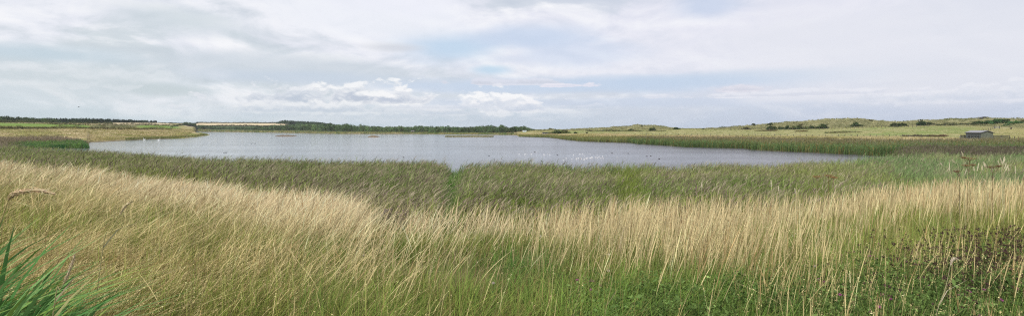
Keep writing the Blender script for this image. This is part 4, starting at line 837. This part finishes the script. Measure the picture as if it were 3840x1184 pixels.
# ------------------------------------------------------------------ birds
M_WHITE = solid('white_feathers', (.82, .82, .82), .8, .04); M_GREYW = solid('grey_feathers', (.33, .35, .38), .8, .1); M_DARKF = solid('dark_feathers', (.03, .028, .028), .7, .2); M_BEAK = solid('orange_beak', (.45, .18, .03), .6)
def lathe(path, mat, name, parent, seg=10):
    """tube through points (x, z, radius, yscale)"""
    V = []; n = len(path)
    for x, z, r, ys in path:
        V += [(x, r * ys * math.cos(a), z + r * math.sin(a)) for a in np.linspace(0, 2 * math.pi, seg, endpoint=False)]
    V += [(path[0][0], 0, path[0][1]), (path[-1][0], 0, path[-1][1])]; Fc = []
    for i in range(n - 1):
        for j in range(seg): Fc.append((i * seg + j, i * seg + (j + 1) % seg, (i + 1) * seg + (j + 1) % seg, (i + 1) * seg + j))
    for j in range(seg): Fc.append((n * seg, (j + 1) % seg, j)); Fc.append((n * seg + 1, (n - 1) * seg + j, (n - 1) * seg + (j + 1) % seg))
    me = bpy.data.meshes.new(name); me.from_pydata(V, [], Fc); me.polygons.foreach_set('use_smooth', [True] * len(Fc)); me.materials.append(mat); me.update()
    o = bpy.data.objects.new(name, me); C.objects.link(o); o.parent = parent; return o
def make_bird(name, body, wing, s=1., neck=0., flat=1.):
    t = empty(name, (0, 0, 0)); S = lambda *p: [(a * s, b * s, r * s, y) for a, b, r, y in p]
    lathe(S((-.26, .09, .01, 1), (-.18, .075, .045, 1), (-.06, .06, .085, 1), (.05, .06, .09, .95), (.13, .09, .06, .9), (.15, .14 + neck * .6, .036, 1), (.165, .17 + neck, .042, .95), (.20, .18 + neck, .036, .95), (.225, .175 + neck, .012, 1)), body, 'body', t)
    for q in (-1, 1):
        o = lathe(S((-.33, .10, .008, .6), (-.2, .105, .035, .5), (-.05, .10, .06, .4), (.06, .09, .04, .4), (.09, .08, .01, 1)), wing, 'wing', t); o.location = (0, q * .055 * s, 0)
    lathe(S((.222, .172 + neck, .014, 1), (.25, .168 + neck, .009, 1), (.275, .162 + neck, .003, 1)), M_BEAK, 'beak', t, 6); return t
def copy_tree(o, parent=None):
    c = o.copy(); C.objects.link(c)
    if parent: c.parent = parent
    for ch in [k for k in bpy.data.objects if k.parent == o]: copy_tree(ch, c)
    return c
def birds():
    gull = make_bird('gull', M_WHITE, M_WHITE, .62); first = True
    z6 = [(298, 140), (320, 155), (413, 122), (470, 145), (1142, 147), (1325, 133), (1398, 122), (1437, 142), (1555, 125), (1610, 130), (1465, 188), (860, 303), (933, 252), (1100, 280), (1232, 243), (1220, 265), (1286, 248),
          (1357, 232), (1362, 268), (1440, 232), (1458, 262), (1422, 295), (1453, 284), (1502, 253), (1515, 245), (1547, 232), (1520, 274), (1612, 247), (1637, 238), (1665, 213), (1668, 225), (1690, 260), (1770, 220), (1782, 230), (1820, 157),
          (1822, 240), (1880, 193), (1865, 208), (1913, 238), (1927, 255), (1968, 193), (1973, 230), (1992, 256), (2087, 200), (2382, 228), (85, 80)]
    pts = [(2000 + x * .132, 560 + y * .132 + 1) for x, y in z6] + [(1946.9, 578.5), (1971.8, 578.5), (1992.6, 578.5), (1968, 579.3)]
    for i, (P, py) in enumerate(pts):
        Y = H * F / (py - HZ); X = (P - 1920) / F * Y; o = gull if first else copy_tree(gull); first = False
        o.location = (X, Y, -.02); o.rotation_euler = (0, 0, rng.uniform(-1, 1) + (0 if i % 3 else 3.1)); k = rng.uniform(.85, 1.15); o.scale = (k, k, k)
        P_ = P
        if P_ < 1999: tag(o, 'white gull of the sparse left group floating on the lagoon', 'gull', 'gulls of the sparse left group')
        elif P_ < 2080: tag(o, 'white gull of the middle group between the sparse group and the main flock', 'gull', 'gulls of the middle group')
        elif P_ > 2300: tag(o, 'white gull floating alone right of the main flock', 'gull')
        else: tag(o, 'white gull of the dense main flock floating on the lagoon', 'gull', 'gulls of the main flock')
    duck = make_bird('duck', M_DARKF, M_DARKF, .85)
    dl = [(2296, 574.6, 'dark duck swimming right of the gull flock'), (2356, 575.6, 'small dark duck further right than the gulls, near the reeds of the far shore'), (2426, 586, 'left one of two dark ducks close together on the right water'), (2440, 585, 'right one of two dark ducks close together on the right water'),
          (2473, 596, 'dark duck nearest the right part of the near reeds'), (2030, 603.5, 'dark duck close to the near reeds below the gulls'), (2091, 580.5, 'dark duck between the two gull groups'), (2005, 570, 'dark duck behind the left gulls'), (840, 572.8, 'left one of two dark ducks on the left water'),
          (847, 572.4, 'right one of two dark ducks on the left water'), (943, 538, 'left one of two far dark ducks in the middle of the lagoon'), (956, 538.4, 'right one of two far dark ducks in the middle of the lagoon'), (1834.6, 583.8, 'single dark duck on the middle water'), (1512.7, 590, 'single small dark duck just beyond the near reeds left of the green gap')]
    for i, (P, py, lab) in enumerate(dl):
        Y = H * F / (py - HZ); o = duck if i == 0 else copy_tree(duck); o.location = ((P - 1920) / F * Y, Y, -.03); o.rotation_euler = (0, 0, rng.uniform(-.6, .6) + (3.1 if i % 2 else 0)); tag(o, lab, 'duck', 'dark ducks on the lagoon'); k = 1 if Y < 160 else 1.3; o.scale = (k, k, k)
    swan = make_bird('swan', M_WHITE, M_WHITE, 2.6, .16)
    for i, (P, py, lab) in enumerate([(596, 525, 'white swan swimming off the spit, right one of two'), (541, 524.5, 'white swan close to the spit shore, left one of two')]):
        Y = H * F / (py - HZ); o = swan if i == 0 else copy_tree(swan); o.location = ((P - 1920) / F * Y, Y, -.05); o.rotation_euler = (0, 0, 3.0 if i else .2); tag(o, lab, 'swan', 'swans by the spit')
    # birds standing in the shallows by the islands
    wader = make_bird('wader', M_DARKF, M_DARKF, 1.1, .12)
    for i, P in enumerate([1337, 1349, 1357, 1365, 1372, 1425, 1431, 1438, 1452, 1462, 1475, 1483]):
        Y = H * F / (514.3 - HZ) + (i % 3) * .8; o = wader if i == 0 else copy_tree(wader); o.location = ((P - 1920) / F * Y, Y, .02); o.rotation_euler = (0, 0, i * 1.3)
        tag(o, 'dark bird standing on the bar left of the small brown islet' if P < 1380 else 'dark bird standing on the bar right of the small brown islet', 'wading bird', 'birds left of the islet' if P < 1380 else 'birds right of the islet')
    for i in range(16):
        P = 1672 + i * 11.5 + rng.uniform(-3, 3); Y = H * F / (514.8 - HZ); o = copy_tree(gull); o.location = ((P - 1920) / F * Y, Y, -.02); o.rotation_euler = (0, 0, i * 1.1); o.scale = (1.5, 1.5, 1.5); tag(o, 'white gull resting at the water edge of the long grassy island', 'gull', 'gulls along the long island')
    fl = make_bird('flying_bird', M_DARKF, M_DARKF, 1.0); Y = 150; fl.location = ((295 - 1920) / F * Y, Y, H - (402 - HZ) / F * Y); fl.rotation_euler = (0, .4, .8)
    for ch, s_ in zip([c for c in fl.children if c.name.startswith('wing')], (-1, 1)): ch.rotation_euler = (s_ * .5, 0, s_ * 1.4); ch.scale = (1.4, 1.4, 1)
    tag(fl, 'small dark bird flying in the left sky', 'bird')
birds()

# ------------------------------------------------------------------ single plants of the foreground
def tube(pts, rad, seg=5):
    pts = np.array(pts, float); n = len(pts); V = []
    for i, p in enumerate(pts):
        d = pts[min(i + 1, n - 1)] - pts[max(i - 1, 0)]; d /= np.linalg.norm(d) + 1e-9; u = np.cross(d, (0, 1., .01)); u /= np.linalg.norm(u) + 1e-9; v = np.cross(d, u)
        V += [p + rad[i] * (u * math.cos(a) + v * math.sin(a)) for a in np.linspace(0, 2 * math.pi, seg, endpoint=False)]
    Q = [(i * seg + j, i * seg + (j + 1) % seg, (i + 1) * seg + (j + 1) % seg, (i + 1) * seg + j) for i in range(n - 1) for j in range(seg)]
    return np.array(V), np.array(Q)
def px(P, py, Y): return np.array(((P - 1920) / F * Y, Y, H - (py - HZ) / F * Y))
def curve(ps, n=14):
    ps = np.array(ps, float); t = np.linspace(0, len(ps) - 1, n); out = []
    for q in t:
        i = min(int(q), len(ps) - 2); f = q - i; p0, p1, p2, p3 = ps[max(i - 1, 0)], ps[i], ps[i + 1], ps[min(i + 2, len(ps) - 1)]
        out.append(.5 * ((2 * p1) + (-p0 + p2) * f + (2 * p0 - 5 * p1 + 4 * p2 - p3) * f * f + (-p0 + 3 * p1 - 3 * p2 + p3) * f ** 3))
    return np.array(out)
def stalk(label, Y, stem, head, r=.003, rh=.012, c=(.58, .49, .30), group=None, leaf=True, name='grass_stalk'):
    """one tall grass: stem drawn from the ground up through photo points, and a furry seed head"""
    s0 = px(*stem[0], Y); g = G1(s0[0], s0[1]); pts = [px(*q, Y) for q in stem]
    if pts[0][2] > g: pts = [np.array((pts[0][0] - .12 * (pts[0][2] - g) * (1 if stem[-1][0] > stem[0][0] else -.2), Y, g - .03))] + pts
    base = pts[0].copy(); t = empty(name, base); tag(t, label, 'grass', group)
    S = curve(pts + [px(*head[0], Y)], 16) - base; V, Q = tube(S, np.linspace(r, r * .6, 16)); mesh_np('stem', V, Q, None, np.tile(np.array(c) * (.75, .78, .6), (len(V), 1)), GRASS, t, True)
    Hc = curve([px(*q, Y) for q in head], 22) - base; prof = np.sin(np.linspace(.25, 2.95, 22)) ** .6 * rh
    acc = Acc(); V, Q = tube(Hc, prof * .55, 6); acc.add(V, Q, jit(c, len(V), .12))
    M = 26; cen = np.repeat(Hc, M, 0) + rng.normal(size=(22 * M, 3)) * np.repeat(prof, M)[:, None] * .38
    d = np.gradient(Hc, axis=0); d /= np.linalg.norm(d, axis=1, keepdims=True); dd = np.repeat(d, M, 0) + rng.normal(0, .22, (22 * M, 3)); side = np.cross(dd, rng.normal(size=dd.shape)); side /= np.linalg.norm(side, axis=1, keepdims=True); s_ = rh * .6
    V = np.stack([cen - dd * s_, cen - side * s_ * .25, cen + dd * s_, cen + side * s_ * .25], 1).reshape(-1, 3); acc.add(V, np.arange(len(V)).reshape(-1, 4), np.repeat(jit(c, 22 * M, .16), 4, 0))
    acc.obj('seed_head', GRASS, t)
    if leaf:
        L = S[5]; ac = Acc(); ac.add(*ribbons(L[None], np.array([.28]), np.array([1.1]), np.array([.2]), np.array([r * 3.2]), [1, .8, .1], jit(c, 1) * .8, jit(c, 1) * .9)); ac.obj('leaf', GRASS, t)
    return t
def single_plants():
    stalk('large arched pale seed head bending over at the left edge', 2.6, [(-40, 930), (0, 838), (22, 775)], [(36, 742), (60, 724), (100, 715), (150, 713), (197, 725)], .004, .017, (.60, .48, .30))
    stalk('pale slender seed head curving up alone in the left meadow', 3.4, [(385, 930), (415, 870)], [(452, 800), (470, 772), (497, 752)], .0036, .012, (.66, .56, .36))
    stalk('ragged pale stalk standing in front of the broad green blades', 2.8, [(205, 1130), (225, 1085)], [(240, 1060), (262, 1010), (280, 955)], .003, .010, (.6, .5, .34))
    stalk('very tall thin yellow stalk right of the green reed gap', 5.2, [(1640, 1184), (1665, 1060), (1690, 950)], [(1706, 860), (1718, 820), (1738, 772)], .0032, .009)
    stalk('tall leaning yellow stalk in the middle foreground', 4.6, [(2268, 1184), (2290, 1080), (2305, 1000)], [(2322, 930), (2334, 880), (2342, 845)], .003, .008)
    stalk('bent dry stalk near the bottom right corner with a nodding pale head', 4.4, [(3510, 1184), (3545, 1080), (3560, 1010)], [(3565, 990), (3576, 968), (3592, 972)], .003, .011, (.62, .54, .42))
    sk = [((3560, 660), (3532, 620), (3526, 610)), ((3566, 668), (3560, 640), (3560, 611)), ((3595, 640), (3580, 610), (3569, 598)), ((3613, 600), (3612, 585), (3605, 568)), ((3617, 680), (3618, 655), (3625, 632)), ((3700, 660), (3692, 625), (3689, 609)),
          ((3704, 655), (3698, 628), (3693, 612)), ((3682, 655), (3682, 638), (3683, 621)), ((3762, 650), (3756, 612), (3751, 592)), ((3758, 655), (3760, 610), (3767, 588)), ((3750, 660), (3748, 620), (3741, 603)), ((3756, 648), (3759, 615), (3769, 597)),
          ((3760, 668), (3768, 630), (3773, 612)), ((3765, 668), (3770, 640), (3781, 618)), ((3784, 668), (3783, 642), (3781, 627)), ((3808, 680), (3808, 650), (3807, 622)), ((3714, 670), (3717, 645), (3721, 627)), ((3655, 670), (3654, 640), (3649, 624)), ((3660, 680), (3664, 640), (3670, 612))]
    names = ['leftmost', 'second', 'third', 'topmost, on the old umbel', 'short one beside the dark umbel stem', 'left one of a close pair right of the umbel plant', 'right one of a close pair right of the umbel plant', 'short one left of the close pair', 'upright one in the fan of plumes',
             'tallest one in the fan of plumes', 'outer left one of the fan of plumes', 'right leaning one of the fan of plumes', 'low one right of the fan', 'leaning one right of the fan', 'small upright one right of the fan', 'rightmost, standing alone', 'short one on the right umbel', 'short one below the second umbel', 'straight one between the umbel plant and the pair']
    for i, (a, b_, c_) in enumerate(sk):
        stalk(f'pale plume on right skyline, {names[i]}', 11.2 + (i % 4) * .25, [a], [b_, ((b_[0] + c_[0]) / 2 + .5, (b_[1] + c_[1]) / 2), c_], .004, .012, (.70, .64, .48), 'pale plumes on the right skyline', False)
    for i, (a, b_, c_, nm) in enumerate([((2895, 740), (2893, 700), (2891, 675), 'left of a pair of tall pale plumes in front of the reeds'), ((2922, 740), (2920, 715), (2919, 697), 'right of a pair of tall pale plumes in front of the reeds'), ((2632, 740), (2632, 705), (2631, 684), 'single pale plume before the middle reeds'), ((2985, 750), (2984, 725), (2980, 706), 'short pale plume right of the pale pair')]):
        stalk(nm, 9.6, [a], [b_, ((b_[0] + c_[0]) / 2, (b_[1] + c_[1]) / 2), c_], .004, .012, (.68, .62, .48), 'pale plumes before the middle reeds', False)
    # dried umbel plants
    def umbel_plant(label, Y, stem, heads, c, rs=.0042):
        p = [px(*q, Y) for q in stem]; b0 = p[0].copy(); g = G1(b0[0], b0[1])
        if b0[2] > g: p = [np.array((b0[0], Y, g - .03))] + p
        base = p[0].copy(); t = empty('umbel_plant', base); tag(t, label, 'dried plant', 'dried umbel plants'); S = curve(p, 14) - base; V, Q = tube(S, np.linspace(rs, rs * .6, 14)); mesh_np('stem', V, Q, None, np.tile(np.array(c) * .6, (len(V), 1)), GRASS, t, True)
        for P_, py_, wpx in heads:
            hc = px(P_, py_, Y) - base; wd = wpx / F * Y / 2; j = S[np.argmin(np.linalg.norm(S - hc + (0, 0, .12), axis=1))]; st = hc - (0, 0, wd * .55); acc = Acc()
            V, Q = tube(curve([j, (j + st) / 2 + (0, 0, -.02), st], 6), [.0035] * 6); acc.add(V, Q, jit(np.array(c) * .6, len(V)))
            for k in range(15):
                a = k * 2.4; rr = wd * math.sqrt((k + .5) / 15); e = hc + np.array((rr * math.cos(a), rr * math.sin(a), rng.uniform(-.01, .01) - rr * .12)); V, Q = tube([st, (st + e) / 2 + (0, 0, -.01), e], [.002, .0018, .0015], 4); acc.add(V, Q, jit(np.array(c) * .7, len(V)))
                cc = e + rng.normal(0, 1, (22, 3)) * (.011, .011, .004); acc.add(*leaf_quads(cc, rng.uniform(.004, .009, 22), jit(c, 22, .25), .5))
            acc.obj('umbel', GRASS, t)
    br = (.27, .17, .09)
    umbel_plant('tallest dried brown umbel plant rising above the reeds near the right edge', 11., [(3629, 690), (3632, 640), (3636, 600)], [(3638, 592, 36), (3614, 590, 14), (3623, 618, 22), (3649, 617, 16)], br)
    umbel_plant('small dark brown umbel left of the tallest umbel plant', 11.2, [(3597, 670), (3592, 650)], [(3588, 641, 20)], (.17, .09, .055))
    umbel_plant('flat dark umbel right of the tallest umbel plant', 11.1, [(3722, 668), (3717, 640)], [(3718, 623, 32), (3747, 622, 14)], (.22, .13, .08))
    rust = (.30, .14, .07)
    umbel_plant('rust brown umbel, left one of three before the right reeds', 12.5, [(3070, 730), (3064, 690)], [(3063, 660, 28)], rust); umbel_plant('rust brown umbel, middle one of three before the right reeds', 12.4, [(3106, 735), (3108, 690)], [(3107, 656, 28)], rust)
    umbel_plant('rust brown umbel, right one of three before the right reeds', 12.7, [(3128, 735), (3126, 690)], [(3126, 663, 24)], rust)
    # clover flowers
    def flower(label, P_, py_, c, r, group, dz=.33, name='clover_flower', cat='clover flower'):
        X, Y, z = hit(P_, py_, dz, y0=2.6, y1=30); X, Y, zt = X, Y, z + dz; t = empty(name, (X, Y, z)); tag(t, label, cat, group)
        V, Q = tube(curve([(-.03, 0, -.02), (.01, 0, dz * .5), (0, 0, dz)], 8), [.0022] * 8, 4); mesh_np('stem', V, Q, None, np.tile([.10, .16, .04], (len(V), 1)), GRASS, t)
        a = rng.normal(size=(150, 3)); a /= np.linalg.norm(a, axis=1, keepdims=True); V, Q, cc = leaf_quads(a * r * (1, 1, .85) * rng.uniform(.7, 1, (150, 1)) + (0, 0, dz), np.full(150, r * .34), jit(c, 150, .18)); mesh_np('flower_head', V, Q, None, cc, GRASS, t)
        for k in range(3):
            V, Q, cc = leaf_quads(np.array([[.02 * math.cos(k * 2.1), .02 * math.sin(k * 2.1), dz - .05 - .02 * k]]), np.array([.02]), jit((.10, .19, .06), 1)); mesh_np('leaf', V, Q, None, cc, GRASS, t)
    pk = [(3294, 912), (3286, 969), (3326, 1002), (3261, 958), (3308, 1102), (3340, 1120), (3297, 1148), (3448, 1043), (3483, 1071), (3591, 1049), (3595, 1102), (3636, 1092), (3690, 1085), (3814, 1083), (3756, 1124), (3514, 981), (3573, 923),
          (3070, 1046), (3150, 1103), (3090, 1055), (3169, 1107), (3180, 1075), (2165, 1048), (2214, 1050), (2225, 1053), (2328, 1046), (2216, 1086), (2251, 1069)]
    for i, (P_, py_) in enumerate(pk):
        if P_ > 3200: lab, gr = ('pink clover flower in the dark green leaves of the right corner foreground', 'pink flowers in the right corner')
        elif P_ > 3000: lab, gr = ('pink clover flower in the grass left of the right corner', 'pink flowers left of the right corner')
        else: lab, gr = ('pink clover flower in the middle foreground beside the pale straw clump', 'pink flowers in the middle foreground')
        flower(lab, P_, py_, (.50, .16, .34), .016, gr)
    for P_, py_, lab in ((3057, 997, 'fluffy white seed head left of the right corner'), (3612, 953, 'round cream seed head above the dark green leaves at the right'), (2283, 953, 'small round white seed head at the edge of the straw band'), (2282, 1014, 'small white seed head in the green middle foreground'), (2027, 885, 'cream seed head beside the bright green patch'), (1363, 957, 'small cream seed head in the centre left meadow'), (1850, 1060, 'white seed head in the centre foreground')):
        flower(lab, P_, py_, (.62, .56, .46), .017, 'round pale seed heads', .4, 'seed_head', 'seed head')
    # purple thistle clump in the centre left
    X, Y, z = hit(1482, 790, .45, y0=5, y1=18); t = empty('thistle_clump', (X, Y, z)); tag(t, 'clump of dull purple thistle heads at the end of the pale grass band', 'thistle'); N = 70; acc = Acc(); w = 90 / F * Y / 2
    B = np.stack([rng.uniform(-w, w, N), rng.uniform(-.3, .3, N), np.zeros(N) - .05], -1); hh = .62 + rng.uniform(-.22, .16, N); ln = rng.uniform(0, .25, N); ld = rng.uniform(-3, 3, N)
    acc.add(*ribbons(B, hh, ln, ld, np.full(N, .008), [1, .8, .7], jit((.12, .13, .06), N), jit((.14, .12, .07), N))); cen = (B[:, None] + np.stack([rng.normal(0, .05, (N, 20)), rng.normal(0, .05, (N, 20)), rng.uniform(.2, .9, (N, 20)) * hh[:, None]], -1)).reshape(-1, 3)
    acc.add(*leaf_quads(cen, rng.uniform(.01, .025, len(cen)), jit((.11, .13, .06), len(cen)))); acc.obj('stem_tangle', GRASS, t)['kind'] = 'stuff'
    tip = B + np.stack([hh * ln * np.cos(ld), hh * ln * np.sin(ld), hh * (1 - .25 * ln)], -1); cen = (tip[:, None] + rng.normal(0, .013, (N, 12, 3))).reshape(-1, 3); V, Q, c = leaf_quads(cen, rng.uniform(.01, .02, len(cen)), jit((.20, .14, .15), len(cen), .3)); mesh_np('flower_head', V, Q, None, c, GRASS, t)['kind'] = 'stuff'
    # dark low bush in the straw band
    b = bush('low_bush', 'low dark green bush in the straw coloured grass at the right', 'bush', 3052, 790, 95, 60, (.07, .09, .035), n=26, nleaf=170)
    # broad green blades, bottom left
    acc = Acc(); N = 720; Y = rng.uniform(2.1, 3.7, N); P_ = rng.uniform(-500, 250, N); X = (P_ - 1920) / F * Y; B = np.stack([X, Y, ground(X, Y) - .03], -1)
    hh = rng.uniform(.8, 1.4, N) * I(P_ + rng.uniform(-60, 60, N), [(-420, 1.05), (0, 1.0), (150, .8), (250, .6)]) * I(Y, [(2, .85), (3, 1)]); L = rng.uniform(.2, .95, N); c = lerp((.09, .23, .065), (.24, .40, .145), rng.uniform(size=N)); c[rng.uniform(size=N) < .05] = (.42, .40, .18)
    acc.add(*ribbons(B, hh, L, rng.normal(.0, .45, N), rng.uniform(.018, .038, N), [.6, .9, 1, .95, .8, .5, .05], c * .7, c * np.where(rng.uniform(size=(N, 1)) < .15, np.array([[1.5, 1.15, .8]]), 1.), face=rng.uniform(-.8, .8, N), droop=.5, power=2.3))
    tag(acc.obj('broad_green_grass', GRASS), 'clump of broad bright green grass blades in the bottom left corner', 'grass', kind='stuff')
single_plants()
